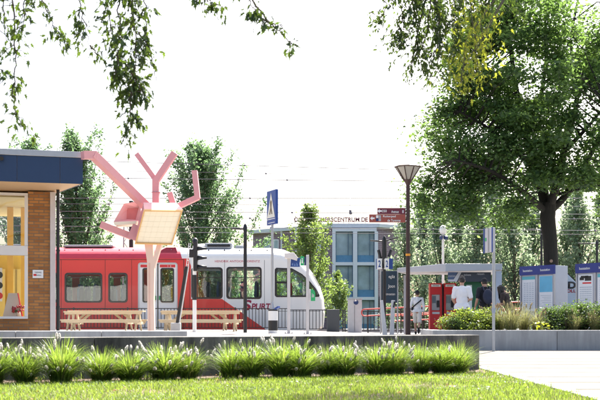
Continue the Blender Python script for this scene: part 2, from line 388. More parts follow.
# ------------------------------------------------------------------ brick pavilion
TH = R(15); U = Vector((math.cos(TH), math.sin(TH), 0)); V = Vector((-math.sin(TH), math.cos(TH), 0)); W0 = Vector((-6.15, 25, 0))
def W(px, py, off=0.0):
    q = W0+V*off; k = (px-300)/F; Y = q.dot(V)/(k*V.x+V.y)
    return Vector((k*Y, Y, CH+(HY-py)*Y/F))
def B(u, v, z): return W0+U*u+V*v+Vector((0, 0, z))
def wu(px): return (W(px, 300)-W0).dot(U)
def bbox(mb, u0, u1, v0, v1, z0, z1, m=0):
    return mb.prism([B(u0, v0, z0), B(u1, v0, z0), B(u1, v0, z1), B(u0, v0, z1)], V*(v1-v0), m)
pav = thing('brick_pavilion', 'brown brick pavilion with a blue fascia roof and big white framed window', 'pavilion', (W0.x, W0.y, 0))
brk = brickmat('brown_brick', (.47, .205, .06), (.29, .115, .035), (.19, .13, .08), .235, .075, .011, bump=.5, var=.3)
wz = W(50, 192).z
u27, u50 = wu(28), wu(50)
zs = W(28, 316.5).z
bw = MB(); bbox(bw, u27, u50, 0, .3, -.1, wz); bbox(bw, -8, u27-.002, 0, .3, -.1, zs-.06); bw.build('brick_wall', brk, pav)
tr = MB(); bbox(tr, u50+.003, u50+.135, -.03, .33, -.1, wz); tr.build('corner_trim', mat('trim_white', (.66, .6, .58), .5), pav, bevel=.006)
bs = MB(); bbox(bs, -8, -.16, 5.2, 5.4, -.1, 2.75); bs.build('rear_wall', mat('yellow_panel', (.85, .55, .05), .6, var=.25, scale=1.5, stretch=(6, 6, .2)), pav)
bs = MB(); bbox(bs, -8, -.16, 5.403, 5.5, -.1, 2.76); bs.build('rear_reflector_skin', white, pav)  # unseen skin added so the train windows mirror a pale tone
fl = MB(); bbox(fl, -8, -.16, .31, 5.19, .15, .25); fl.build('floor', conc, pav)
cl = MB(); bbox(cl, -8, -.16, .31, 5.2, wz-.12, wz-.02); cl.build('ceiling', mat('cream_ceiling', (.75, .62, .3), .7), pav)
yel = mat('orange_post', (.8, .45, .04), .5, var=.15)
for px in (-14, 8, 23, 38):
    u = wu(px); c = MB(); bbox(c, u-.08, u+.08, 2.6, 2.76, .25, wz-.125); c.build('post', yel, pav)
for px in (-20, -6, 2, 15, 20):
    u = wu(px)*1.12; c = MB(); bbox(c, u-.1, u+.1, 4.9, 5.05, .25, 2.2); c.build('panel', mat('pale_yellow_panel', (.85, .66, .2), .5, var=.1), pav)
# window
wf = mat('window_white', (.70, .67, .64), .45, var=.05)
win = MB()
zt, z1, z2 = wz-.05, W(28, 246).z, W(28, 255.5).z
bbox(win, -8, u27-.004, -.04, .1, zt-.06, zt); bbox(win, -8, u27-.004, -.05, .12, z2, z1); bbox(win, -8, u27-.004, -.07, .12, zs-.058, zs)
bbox(win, u27-.085, u27-.004, -.035, .1, zs+.002, z2-.002); bbox(win, u27-.085, u27-.004, -.035, .1, z1+.002, zt-.062)
wn = win.build('window', wf, pav, bevel=.005)
pn = MB(); bbox(pn, -8, u27-.09, .02, .03, zs+.004, z2-.004); bbox(pn, -8, u27-.09, .02, .03, z1+.004, zt-.064)
pn.build('pane', glassmat('shop_glass', (.93, .95, .94), .04), wn)
# roof: polygon plan with a slanted right edge
fo = -1.5
fc = W(83, 152, fo); zt = fc.z; zc = W(83, 158, fo).z; zb = W(83, 184, fo).z
uf = (fc-W0).dot(U)
sdir = Vector((-1.08, 1.83, 0)).normalized()
def roof_poly(z, ins=0.0):
    A = B(uf-ins, fo+ins, z); back = A+sdir*7.6; L0 = B(-12, fo+ins, z)
    return [L0, A, back, L0+V*7.2]
rb = MB(); rb.prism(roof_poly(zb+.004, .04), Vector((0, 0, zc-zb-.01))); rf = rb.build('roof', mat('soffit_timber', (.55, .36, .2), .55, var=.2, scale=2, stretch=(1, 10, 1)), pav)
cp = MB(); cp.prism(roof_poly(zc, -.03), Vector((0, 0, zt-zc))); cp.build('roof_cap', galv, rf, bevel=.01)
fa = mat('blue_cladding', (.011, .034, .092), .42, var=.14, scale=2)
us = [-12]+[((W(p, 170, fo)-W0).dot(U)) for p in (-55, -20, 17, 60)]+[uf]
for a, b in zip(us, us[1:]):
    p = MB(); bbox(p, a+.004, b-.004, fo, fo+.03, zb, zc-.004); p.build('fascia_panel', fa, rf)
A = B(uf, fo, 0)
p = MB(); nrm = Vector((sdir.y, -sdir.x, 0)); a = A+sdir*.05; b = A+sdir*7.5
p.prism([Vector((a.x, a.y, zb)), Vector((b.x, b.y, zb)), Vector((b.x, b.y, zc-.004)), Vector((a.x, a.y, zc-.004))], -nrm*.03); p.build('fascia_panel', fa, rf)
sw = MB()
for a, b in zip(us, us[1:]):
    for u in (a+.07, b-.07, (a+b)/2):
        for z in (zb+.07, zc-.09):
            q = B(u, fo-.004, z); sw.tube([q, q+V*.006], .011, 6)
la = MB(); la.tube([W(1.5, 158.5, fo-.12), W(1.5, 158.5, fo)], .05); la.build('floodlight', black, rf)
dp = MB(); q = W(58, 300, -.25); zr = zb+.01; dp.tube([(q.x, q.y, -.05), (q.x, q.y, zr)], .04, 12)
for z in (1.0, 2.4, 3.6): dp.tube([(q.x, q.y, z), (q.x, q.y, z+.04)], .052, 12)
dp.build('downpipe', black, pav, smooth=True)
sg = MB(); a, b = W(33, 278, -.025), W(43.5, 270, -.025); bbox(sg, wu(32.6), wu(43.3), -.025, -.001, a.z, b.z); so_ = sg.build('wall_sign', white, pav, bevel=.003)
lw = MB(); bbox(lw, wu(33.5), wu(36.5), -.028, -.0255, a.z+.05, a.z+.1)
lw.build('pictogram', redp, so_)
text('TOEGANG', .16, W(38, 272.5, -.027), mat('sign_grey', (.15, .15, .17), .5), so_, TH, .035)
text('station', .12, W(38.6, 275.2, -.027), mat('sign_grey', (.15, .15, .17), .5), so_, TH, .03)
# things seen inside the pavilion
ab = thing('sandwich_board', 'white sandwich board inside the pavilion window beside the flowers', 'sandwich board', B(wu(12), .7, .25))
uu = wu(12); zz0 = W(12, 314).z; ht = W(12, 290).z-zz0
plf = MB(); bbox(plf, uu-.9, uu+.6, .45, 1.2, zs-.12, zs-.02); tag(plf.build('window_ledge', wood), 'timber ledge inside the pavilion window carrying the board and flowers', 'ledge')
for s in (-1, 1):
    p = MB(); p.prism([B(uu-.24, .72+s*.16, zs-.018), B(uu+.24, .72+s*.16, zs-.018), B(uu+.13, .72+s*.02, zs+ht), B(uu-.10, .72+s*.02, zs+ht)], V*.02*s); p.build('board_panel', white, ab)
    p = MB(); p.bar(B(uu+.24, .72+s*.17, zs-.018), B(uu+.13, .72+s*.03, zs+ht), .03, .03); p.build('board_edge', redp, ab)
fw = thing('flower_vase', 'small vase of red and pink flowers on the pavilion window ledge', 'flowers', B(wu(18), .55, zs))
c = B(wu(18), .55, zs-.02); vb = MB(); vb.lathe(c, [(.03, 0), (.06, .05), (.05, .12), (.035, .15)], 14); vb.build('vase', white, fw, True)
fb = MB(); fb2 = MB(); fl2 = MB()
for i in range(26):
    q = c+Vector((random.uniform(-.16, .17), random.uniform(-.08, .08), random.uniform(.13, .3)))
    (fb if i % 2 else fb2).ball(q, random.uniform(.018, .035), 7, 5)
    fl2.tube([c+Vector((0, 0, .1)), q], .005, 4)
fb.build('bloom', mat('pink_petal', (.6, .1, .2), .6), fw, True); fb2.build('bloom', mat('red_petal', (.4, .02, .04), .6), fw, True); fl2.build('stem', mat('stem_green', (.05, .12, .02), .6), fw)
pic = MB(); bbox(pic, wu(-9), wu(-.5), 2.3, 2.33, 1.2, 2.1); po = pic.build('framed_poster', white); tag(po, 'framed white poster hanging inside the pavilion at the photo edge', 'poster')
for i in range(3):
    q = B(wu(-3.5), 2.298, 1.35+.28*i); d = MB(); d.tube([q, q-V*.006], .09, 16); d.build('disc', [redp, black, black][i], po)

# ------------------------------------------------------------------ pink steel tree sculpture
pink = mat('pink_steel', (.70, .33, .34), .5, var=.07, scale=3); peach = mat('peach_steel', (.80, .58, .47), .5, var=.05)
SX = 25.0
def S(px, py, d=0.0): return P(px, py, SX+d)
base = P(151, 331, SX); base.z = gz(base.x, SX)
sc = thing('tree_sculpture', 'pink steel tree sculpture with branching beams and a tilted cream panel', 'sculpture', base)
k = MB(); d = Vector((0, .2, 0))
a = S(147.5, 345, -.1); a.z = base.z; b = S(154.6, 345, -.1); b.z = base.z
k.prism([a, b, S(153.8, 300, -.1), S(154.4, 268, -.1), S(161.8, 244, -.1), S(157, 244, -.1), S(153.2, 257, -.1), S(152.8, 244, -.1), S(144.5, 244, -.1), S(147, 262, -.1)], d)
k.build('column', peach, sc, bevel=.006)
k = MB(); k.prism([S(148.6, 263, -.104), S(150.2, 263, -.104), S(150.4, 331, -.104), S(149, 331, -.104)], d*.02); k.build('column_seam', mat('peach_dark', (.72, .46, .36), .5), sc)
pl_ = MB(); pl_.box(a.x-.15, b.x+.15, SX-.25, SX+.25, base.z-.05, base.z+.02); pl_.build('base_plate', galv, sc)
NB = [0]
def beam(pts, w=.17, m=None, d=.17, dd=0):
    pts = [S(*q[:2], (q[2] if len(q) > 2 else 0)) for q in pts]
    for p, q in zip(pts, pts[1:]):
        mb = MB(); e = (q-p).normalized()*w*.22; NB[0] += 1; mb.bar(p-e, q+e, d+.006*NB[0], w, (0, 0, 1) if abs((q-p).normalized().z) < .95 else (1, 0, 0)); mb.build('beam', m or pink, sc, bevel=.006)
beam([(84, 155.2, -1.55), (93.5, 155.2, -1.4), (150, 210, .1)], .185)
beam([(156, 212), (156, 180)], .165); beam([(156, 181), (174, 154)], .155); beam([(155.5, 179.5, .09), (137.5, 155, .09)], .125)
beam([(176, 207.5), (197.5, 197.5), (194.8, 172)], .13)
beam([(175, 209), (170.3, 194)], .14)
beam([(130, 236, .2), (102, 225, .1)], .165)
def flange(px, py, w, h, d=0.0):
    q = S(px, py, d); m = MB(); m.box(q.x-w/2, q.x+w/2, q.y-w/2, q.y+w/2, q.z-h/2, q.z+h/2)
    fo_ = m.build('flange', mat('flange_pink', (.5, .2, .24), .5), sc, bevel=.004)
    for i in (-1, 0, 1):
        m = MB(); m.tube([q+Vector((i*w*.33, -w/2-.012, 0)), q+Vector((i*w*.33, -w/2, 0))], .012, 6); m.build('bolt', galv, fo_)
flange(156, 192.5, .215, .014)
fp = [S(144, 209, -.75), S(183, 209.5, -.75), S(172.5, 244, -.2), S(135, 243, -.2)]
ctr = sum(fp, Vector())/4; n_ = (fp[1]-fp[0]).cross(fp[3]-fp[0]).normalized()
if n_.y > 0: n_ = -n_
bx = MB(); bk = [ctr+(p-ctr)*.86-n_*.42+Vector((-.12, 0, .02)) for p in fp]
bx.add(fp+bk, [(4, 5, 6, 7), (0, 1, 5, 4), (1, 2, 6, 5), (2, 3, 7, 6), (3, 0, 4, 7), (0, 1, 2, 3)]); bx.build('panel_box', pink, sc)
oak = mat('oak_edge', (.72, .42, .16), .55, var=.15)
inn = [ctr+(p-ctr)*.93 for p in fp]
fr = MB(); o1 = [p+n_*.06 for p in fp]; i1 = [p+n_*.06 for p in inn]; o0 = [p+n_*.002 for p in fp]; i0 = [p+n_*.002 for p in inn]
for i in range(4):
    j = (i+1) % 4; fr.add([o1[i], o1[j], i1[j], i1[i], o0[i], o0[j], i0[j], i0[i]], [(0, 1, 2, 3), (0, 1, 5, 4), (3, 2, 6, 7), (4, 5, 6, 7), (0, 4, 7, 3), (1, 5, 6, 2)])
fr.build('panel_frame', oak, sc)
cream = mat('cream_panel', (.88, .79, .62), .4, var=.03, scale=5)
NT = 6
pnl = MB()
for i in range(NT):
    for j in range(NT):
        def L2(s, t): return (inn[0]*(1-s)+inn[1]*s)*(1-t)+(inn[3]*(1-s)+inn[2]*s)*t+n_*.006
        e = .0016; q = [L2(i/NT+e, j/NT+e), L2((i+1)/NT-e, j/NT+e), L2((i+1)/NT-e, (j+1)/NT-e), L2(i/NT+e, (j+1)/NT-e)]
        pnl.prism(q, n_*.012)
pnl.build('panel', cream, sc)
gr = MB(); gr.prism([p+n_*.003 for p in inn], n_*.004); gr.build('panel_backing', mat('panel_joint', (.78, .66, .46), .6), sc)
o = [S(113.5, 222, -.1), S(124, 203.5, .0), S(141, 201, .3), S(141, 221, .1)]; i_ = [S(127, 208.5, .35), S(138.5, 208, .45), S(135.5, 219.5, .4), S(126.5, 219, .35)]
bk = [p+Vector((.15, .7, 0)) for p in o]
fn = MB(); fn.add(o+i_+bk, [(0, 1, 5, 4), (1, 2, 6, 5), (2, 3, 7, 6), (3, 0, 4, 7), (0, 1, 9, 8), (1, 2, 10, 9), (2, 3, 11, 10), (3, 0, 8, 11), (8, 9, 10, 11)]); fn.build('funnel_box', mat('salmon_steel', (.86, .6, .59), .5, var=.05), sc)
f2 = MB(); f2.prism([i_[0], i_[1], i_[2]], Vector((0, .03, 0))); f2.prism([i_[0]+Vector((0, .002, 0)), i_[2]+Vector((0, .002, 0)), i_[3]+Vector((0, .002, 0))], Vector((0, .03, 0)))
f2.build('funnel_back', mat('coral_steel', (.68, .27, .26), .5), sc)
f3 = MB(); f3.prism([S(113.5, 222, -.12), S(137, 221, -.06), S(136, 223.6, -.06), S(114.5, 225, -.12)], Vector((0, .6, 0))); f3.build('funnel_sill', cream, sc)
f4 = MB(); f4.bar(S(139, 226), S(133, 240), .1, .3); f4.build('strut', pink, sc)

# ------------------------------------------------------------------ the train
TY = 45.0
def T(px, py, dy=0.0): p = P(px, py, TY); p.y += dy; return p
def t3(dy=0.0): return lambda x, y: T(x, y, dy)
tn = thing('passenger_train', 'red and white passenger train with a rounded nose standing behind the black railings', 'train', (T(180, 330).x, TY+1.45, -.13))
tred = mat('train_red', (.64, .028, .024), .35, var=.05, scale=1, coat=.15)
twht = mat('train_white', (.74, .74, .74), .3, var=.04, scale=1, coat=.3)
roofr = mat('train_roof_red', (.5, .03, .06), .45, var=.1); roofw = mat('train_roof_white', (.7, .71, .72), .4, var=.05)
tblk = mat('train_black', (.01, .01, .012), .25); tglass = glassmat('train_glass', (.88, .95, .93), .02)
wall = [(-150, 331), (316, 331), (321, 326), (321.5, 312), (320, 300), (316, 290), (309, 279), (300, 270), (290, 263.5), (281, 260), (270, 258.5), (188.5, 258.5), (182, 258.5), (-150, 258.5)]
silh = [(-150, 331), (317, 331), (324, 328), (325.8, 314), (324.6, 298), (320.6, 285), (313.5, 272), (304, 260), (293, 251.8), (283, 247.6), (270, 246), (191, 246.6), (178, 245.4), (-150, 245.4)]
wins = [('w', rrect(25, 273.5, 57.5, 302, 3)), ('w', rrect(65.3, 273.5, 101.6, 302, 3)), ('w', rrect(109, 273.5, 127, 302, 3)), ('w', rrect(192, 268, 222, 298.2, 3)), ('w', rrect(227, 267.6, 261, 298.4, 3))]
cabw = [(275.5, 270), (277, 268.5), (292, 269), (302, 274.5), (309, 281), (315, 288), (319, 294.8), (318, 296.3), (277, 296.5), (275.5, 295)]
door = rrect(138.6, 263.4, 177, 329.5, 2.5)
hol = [q for _, q in wins]+[cabw, door]
redz = [(-150.5, 332), (-150.5, 258), (188.5, 258), (191, 266), (191, 299), (222, 299), (268, 332)]
clip = [(max(-150, x), min(331, max(258.5, y))) for x, y in redz]
for dy, nm in ((0, 'body_side'), (2.9, 'body_side')):
    sheet(wall, hol, t3(dy), [(clip, 1)]).build(nm, [twht, tred], tn)
NS = 10; mb = MB(); n = len(wall); rows = []
for s in range(2*NS+1):
    t = s/NS; tt = t if t <= 1 else 2-t
    a = math.sin(tt*math.pi/2)**.85; bb = 1-math.cos(tt*math.pi/2)
    y = 1.45*bb if t <= 1 else 2.9-1.45*bb
    rows.append([T(wx+(sx_-wx)*a, wy+(sy_-wy)*a, y) for (wx, wy), (sx_, sy_) in zip(wall, silh)])
for s in range(2*NS):
    for i in range(n):
        j = (i+1) % n
        if i == n-1: mi = 1
        elif i == 0: mi = 4
        elif i <= 11: mi = 0
        else: mi = 1
        if i == 10: mi = 2
        if i in (5, 6, 7) and 4 <= s < 2*NS-4: mi = 3
        if i >= 12: mi = 5 if i == 12 else mi
        mb.add([rows[s][i], rows[s][j], rows[s+1][j], rows[s+1][i]], [(0, 1, 2, 3)], mi)
mb.build('body_shell', [twht, tred, roofw, tblk, blackrub, roofr], tn, smooth=True)
rim = lambda q, dy0=-.012: frame_ring(q, [((x-cx)*kx+cx, (y-cy)*ky+cy) for x, y in q], t3(dy0), (0, .06, 0))
def rimmed(q, inset=1.1):
    xs = [p[0] for p in q]; ys = [p[1] for p in q]; cx, cy = (min(xs)+max(xs))/2, (min(ys)+max(ys))/2
    kx = 1-2*inset/(max(xs)-min(xs)); ky = 1-2*inset/(max(ys)-min(ys))
    inn = [((x-cx)*kx+cx, (y-cy)*ky+cy) for x, y in q]
    return frame_ring([((x-cx)*(1+.7*(1-kx))+cx, (y-cy)*(1+.7*(1-ky))+cy) for x, y in q], inn, t3(-.012), (0, .05, 0)), inn
for nm, q in wins+[('cab', cabw)]:
    r, inn = rimmed(q, 1.0)
    ro = r.build('window', tblk, tn)
    gl = MB(); gl.prism([T(x, y, .012) for x, y in inn], Vector((0, .012, 0))); gl.build('pane', tglass, ro)
    g2 = MB(); g2.prism([T(x, y, 2.87) for x, y in inn], Vector((0, .012, 0))); g2.build('pane', tglass, ro)
    if nm == 'cab':
        mu = MB(); mu.prism([T(286.6, 269, -.006), T(290.6, 269.3, -.006), T(290.6, 296, -.006), T(286.6, 296, -.006)], Vector((0, .03, 0))); mu.prism([T(276.5, 281.4, -.007), T(287, 281.4, -.007), T(287, 283.6, -.007), T(276.5, 283.6, -.007)], Vector((0, .03, 0))); mu.build('mullion', tblk, ro)
    else:
        xs = [p[0] for p in q]; mu = MB(); mu.prism([T(min(xs)+1, 277.2, .0), T(max(xs)-1, 277.2, .0), T(max(xs)-1, 277.9, .0), T(min(xs)+1, 277.9, .0)], Vector((0, .01, 0))); mu.build('vent_bar', tblk, ro)
for x0, x1, wx0, wx1 in ((139, 157.2, 143, 154.6), (158.4, 176.6, 161, 173.4)):
    out = rrect(x0, 263.8, x1, 329, 1.2); hq = rrect(wx0, 268.6, wx1, 302, 1.8)
    dl = sheet(out, [hq], t3(.02)); dl.build('x', twht, tn); lf = bpy.data.objects[tn.children[-1].name]; lf.name = 'door'
    r, inn = rimmed(hq, .8); r.build('window', tblk, lf)
    gl = MB(); gl.prism([T(x, y, .02) for x, y in inn], Vector((0, .012, 0))); gl.build('pane', tglass, lf)
    hd = MB(); hd.prism([T(x0+1.4, 264.6, .012), T(x1-1.4, 264.6, .012), T(x1-1.4, 267.4, .012), T(x0+1.4, 267.4, .012)], Vector((0, .006, 0))); hd.build('door_header', redp, lf)
    text('1 2', .16, T((x0+x1)/2+2, 266, .011), white, lf, 0, .07)
    hb = MB(); hx = x1-1.6 if x0 < 150 else x0+1.2
    hb.tube([T(hx, 296, .0), T(hx, 300, .0)], .03); hb.build('handle', mat('button_green', (.03, .3, .1), .4), lf)
sm_ = MB(); sm_.prism([T(157.3, 262.5, .03), T(158.3, 262.5, .03), T(158.3, 329.5, .03), T(157.3, 329.5, .03)], Vector((0, .02, 0))); sm_.build('door_seal', blackrub, tn)
dfr = frame_ring(rrect(138, 262.6, 177.6, 330, 2.8), rrect(139, 263.8, 176.6, 329, 1.5), t3(-.01), (0, .05, 0)); dfr.build('door_surround', galv, tn)
mdk = mat('spurt_purple', (.3, .01, .05), .4)
text('S', 8.6*.045, T(247.2, 305.2, -.004), mdk, tn, 0, 10.5*.045, bold=.03, shear=.15)
text('PURT', 19.5*.045, T(261.2, 306.6, -.004), mdk, tn, 0, 6.2*.045, bold=.03, shear=.15)
ur = MB(); ur.prism([T(243, 308.6, -.005), T(249, 307, -.005), T(249.3, 307.8, -.005), T(243, 309.6, -.005)], Vector((0, -.004, 0))); ur.build('swoosh', tred, tn)
text('HENDRIK ANTOON LORENTZ', 45*.045, T(237.4, 261.3, -.004), mat('name_red', (.45, .03, .08), .4), tn, 0, 2.1*.045)
# roof gear, bolts, grille, seams
re_ = mat('roof_grey', (.28, .3, .33), .5)
def rbox(px0, px1, py0, py1, d0=.7, d1=2.2): 
    a, b = T(px0, py1), T(px1, py0); rg = MB(); rg.box(a.x, b.x, TY+d0, TY+d1, a.z, b.z); return rg
for q in ((203, 231, 241.8, 247.5), (234, 243, 243.8, 247.5, .9, 2), (60, 110, 243.6, 246), (0, 40, 243, 246)): rbox(*q).build('roof_equipment', re_, tn, bevel=.05)
rbox(206, 229, 243.4, 245.6, .66, .69).build('grille', tblk, tn)
rl = MB(); rl.lathe(T(200, 247, 1.2), [(.3, 0), (.3, .12), (.2, .22), (.05, .24)], 16); rl.build('vent', twht, tn, True)
bo = MB()
for px in (63, 77, 91, 104, 118, 132, 146, 170, 208, 224, 239, 251, 267):
    # a bolt sits on the curved shoulder of the roof
    t = .44; a = math.sin(t*math.pi/2)**.85; wy, sy_ = 258.5, 245.6
    q = T(px, wy+(sy_-wy)*a, 1.45*(1-math.cos(t*math.pi/2))); bo.ball(q, .036, 8, 5)
bo.build('roof_fixing', tblk, tn)
gm = MB()
for i in range(8):
    f = .3+i*.06; a = math.sin(f*math.pi/2)**.85
    gm.bar(T(159+i*.7, 258.5-13*a, 1.45*(1-math.cos(f*math.pi/2))-.012), T(177-i*.5, 258.5-13*a, 1.45*(1-math.cos(f*math.pi/2))-.012), .03, .03)
gm.build('roof_grille', mat('grille_maroon', (.25, .02, .05), .5), tn)
se = MB()
for px in (183.5,): se.prism([T(px, 259, -.006), T(px+.7, 259, -.006), T(px+.7, 330, -.006), T(px, 330, -.006)], Vector((0, .004, 0)))
for px in (20, 61, 105, 131.5): se.prism([T(px, 260, -.005), T(px+.35, 260, -.005), T(px+.35, 330, -.005), T(px, 330, -.005)], Vector((0, .003, 0)))
for x0, x1 in ((-150, 137), (178.5, 183)): se.prism([T(x0, 309, -.005), T(x1, 309, -.005), T(x1, 309.4, -.005), T(x0, 309.4, -.005)], Vector((0, .003, 0)))
for px in (189.6, 224.4, 264.3): se.prism([T(px, 260, -.005), T(px+.3, 260, -.005), T(px+.3, 330, -.005), T(px, 330, -.005)], Vector((0, .003, 0)))
se.prism([T(268, 311, -.005), T(320.4, 311, -.005), T(320.4, 311.4, -.005), T(268, 311.4, -.005)], Vector((0, .003, 0)))
se.prism([T(-150, 259.4, -.004), T(183, 259.4, -.004), T(183, 259.9, -.004), T(-150, 259.9, -.004)], Vector((0, .003, 0)))
se.build('panel_seam', blackrub, tn)
hl = MB(); hl.ball(T(323.0, 309, .55), (.12, .2, .13), 12, 8); hl.build('headlight', mat('lamp_lens', (.6, .62, .65), .15), tn, True)
hl = MB(); hl.ball(T(323.0, 309, 2.35), (.12, .2, .13), 12, 8); hl.build('headlight', mat('lamp_lens', (.6, .62, .65), .15), tn, True)
# interior: floor, ceiling, seats, bogies
it = MB(); a = T(-140, 318); b = T(300, 316); it.box(a.x, b.x, TY+.15, TY+2.75, a.z-.1, a.z); it.build('floor', mat('train_floor', (.12, .12, .14), .7), tn)
it = MB(); a = T(-140, 262); b = T(268, 262); it.box(a.x, b.x, TY+.2, TY+2.7, a.z, a.z+.04); it.build('ceiling', mat('train_lining', (.6, .6, .58), .6), tn)
sb = MB(); sb.box(0, .42, 0, .95, .0, .12); sb.box(.36, .48, 0, .95, .12, .72); sb.box(.38, .47, .12, .38, .72, .9); sb.box(.38, .47, .57, .83, .72, .9)
seatm = sb.mesh('seat', mat('seat_blue', (.03, .05, .12), .8, var=.3), bevel=.03)
for px in (30, 48, 68, 84, 96, 112, 195, 208, 232, 246, 256):
    for dy in (.2, 1.7):
        link('seat', seatm, tn, T(px, 304 if px < 180 else 301, dy)-origin(tn))
ds = MB(); q = T(296, 300, 1.2); ds.box(q.x-.25, q.x+.2, q.y, q.y+.5, q.z, q.z+.15); ds.box(q.x-.3, q.x-.18, q.y, q.y+.5, q.z+.15, q.z+.8); ds.build('driver_seat', redp, tn, bevel=.04)
cb = MB(); q = T(306, 306, .4); cb.box(q.x-.1, q.x+.35, q.y, q.y+2, q.z, q.z+.55); cb.build('control_desk', mat('desk_grey', (.5, .5, .5), .5), tn, bevel=.08)
wl = MB(); wl.lathe(Vector((0, 0, 0)), [(.42, -.06), (.44, -.06), (.4, .05), (.12, .06), (.1, .1)], 28)
wm = wl.mesh('wheel', mat('wheel_steel', (.1, .09, .085), .5, .5), smooth=True); wm.transform(Matrix.Rotation(R(90), 4, 'X'))
for px in (20, 60, 192, 232, 292, 262):
    for dy in (.75, 2.2): link('wheel', wm, tn, Vector((T(px, 330).x, TY+dy, .29))-origin(tn))
bg_ = MB()
for x0, x1 in ((10, 70), (184, 240), (255, 300)): a, b = T(x0, 0), T(x1, 0); bg_.box(a.x, b.x, TY+.35, TY+2.5, .0, .3)
bg_.build('bogie', black, tn)
# ------------------------------------------------------------------ railings
def railing(label, px0, px1, Y, seg, pitch, top=.93, r=.011):
    a, b = P(px0, 0, Y).x, P(px1, 0, Y).x; n = max(1, round((b-a)/seg)); L = (b-a)/n
    t = thing('metal_railing', label, 'railing', (a, Y, 0))
    for i in range(n+1):
        x = a+i*L; z = gz(x, Y); m = MB(); m.box(x-.03, x+.03, Y-.03, Y+.03, z-.05, z+top+.03); m.build('post', black, t)
    for i in range(n):
        x0, x1 = a+i*L+.031, a+(i+1)*L-.031; z = gz((x0+x1)/2, Y); m = MB()
        m.box(x0, x1, Y-.022, Y+.022, z+top-.035, z+top); m.box(x0, x1, Y-.018, Y+.018, z+.08, z+.11)
        k = int((x1-x0)/pitch)
        for j in range(1, k): x = x0+(x1-x0)*j/k; m.box(x-r, x+r, Y-r, Y+r, z+.11, z+top-.035)
        m.build('bar_panel', black, t)
railing('long black metal railing with close upright bars in front of the red and white train', 20, 343, 43, 2.5, .14, .93, .014)
railing('black metal railing with wider bars from the train nose to the ticket machines', 345, 500, 43.2, 2.4, .15, .93, .015)
def tube_rail(label, px0, px1, Y, y0, y1, gap, slope):
    t = thing('red_handrail', label, 'handrail', (P(px0, 0, Y).x, Y, 0))
    k = (y1-y0); f = lambda px: y0+(px-px0)*slope
    path = [P(px1-1.5, f(px1), Y), P(px0+1.5, f(px0), Y)]
    for i in range(1, 8):
        a = math.pi*i/8; path.append(P(px0+1.5-gap/2*math.sin(a)*.9, f(px0)+gap/2-gap/2*math.cos(a), Y))
    path += [P(px0+1.5, f(px0)+gap, Y), P(px1-1.5, f(px1)+gap, Y)]
    for i in range(1, 8):
        a = math.pi*i/8; path.append(P(px1-1.5+gap/2*math.sin(a)*.9, f(px1)+gap/2+gap/2*math.cos(a), Y))
    path.append(path[0])
    m = MB(); m.tube(path, .028, 8, cap=False); m.build('rail_tube', mat('rail_red', (.46, .05, .04), .45), t, True)
    px = px0+5
    while px < px1:
        q = P(px, f(px), Y+.05); m = MB(); m.box(q.x-.025, q.x+.025, q.y-.02, q.y+.02, gz(q.x, q.y)-.05, q.z); m.build('post', black, t); px += 33
tube_rail('red tube handrail with rounded end rising along the ramp behind the shelter', 363, 577, 40.8, 309.3, 309.3, 6.6, -.048)
tube_rail('second red tube handrail lower and farther right behind the walking man', 393, 560, 42, 316.0, 316, 5.0, -.048)

# ------------------------------------------------------------------ picnic tables
def picnic(label, px, Y, L):
    x = P(px, 0, Y).x; z = gz(x, Y); t = thing('picnic_table', label, 'picnic table', (x, Y, z), 'pale timber picnic tables on the plaza')
    m = MB()
    for i in range(5): m.box(x-L/2, x+L/2, Y-.37+i*.15, Y-.37+i*.15+.14, z+.71, z+.76)
    m.box(x-L/2+.04, x+L/2-.04, Y-.36, Y-.33, z+.63, z+.709); m.build('tabletop', wood, t, bevel=.004)
    for s in (-1, 1):
        m = MB()
        for i in range(2): m.box(x-L/2, x+L/2, Y+s*.78-.14+i*.145, Y+s*.78-.14+i*.145+.137, z+.39, z+.44)
        m.box(x-L/2+.04, x+L/2-.04, Y+s*.78-.13, Y+s*.78-.1, z+.32, z+.389); m.build('bench_seat', wood, t, bevel=.004)
    for fx in (-.42, .42):
        for s in (-1, 1):
            m = MB(); xx = x+fx*L; m.bar((xx, Y+s*.72, z-.02), (xx, Y+s*.2, z+.7), .1, .06, (1, 0, 0)); m.build('leg', wood, t)
        m = MB(); xx = x+fx*L+.06; m.box(xx-.025, xx+.025, Y-.88, Y+.88, z+.26, z+.36); m.build('crossbar', wood, t)
    for s in (-1, 1):
        m = MB(); m.bar((x+s*.38*L, Y, z+.3), (x+s*.2*L, Y, z+.69), .05, .08); m.build('brace', wood, t)
picnic('pale timber picnic table under the right side of the pink sculpture in the front row', 202, 36.2, 2.85)
picnic('pale timber picnic table left of the sculpture column nearest the brick pavilion', 107, 36.2, 2.7)
picnic('pale timber picnic table in the back row against the railing right of the sculpture', 196, 39.2, 2.7)
picnic('pale timber picnic table in the back row against the railing left of the sculpture', 100, 39.2, 2.7)

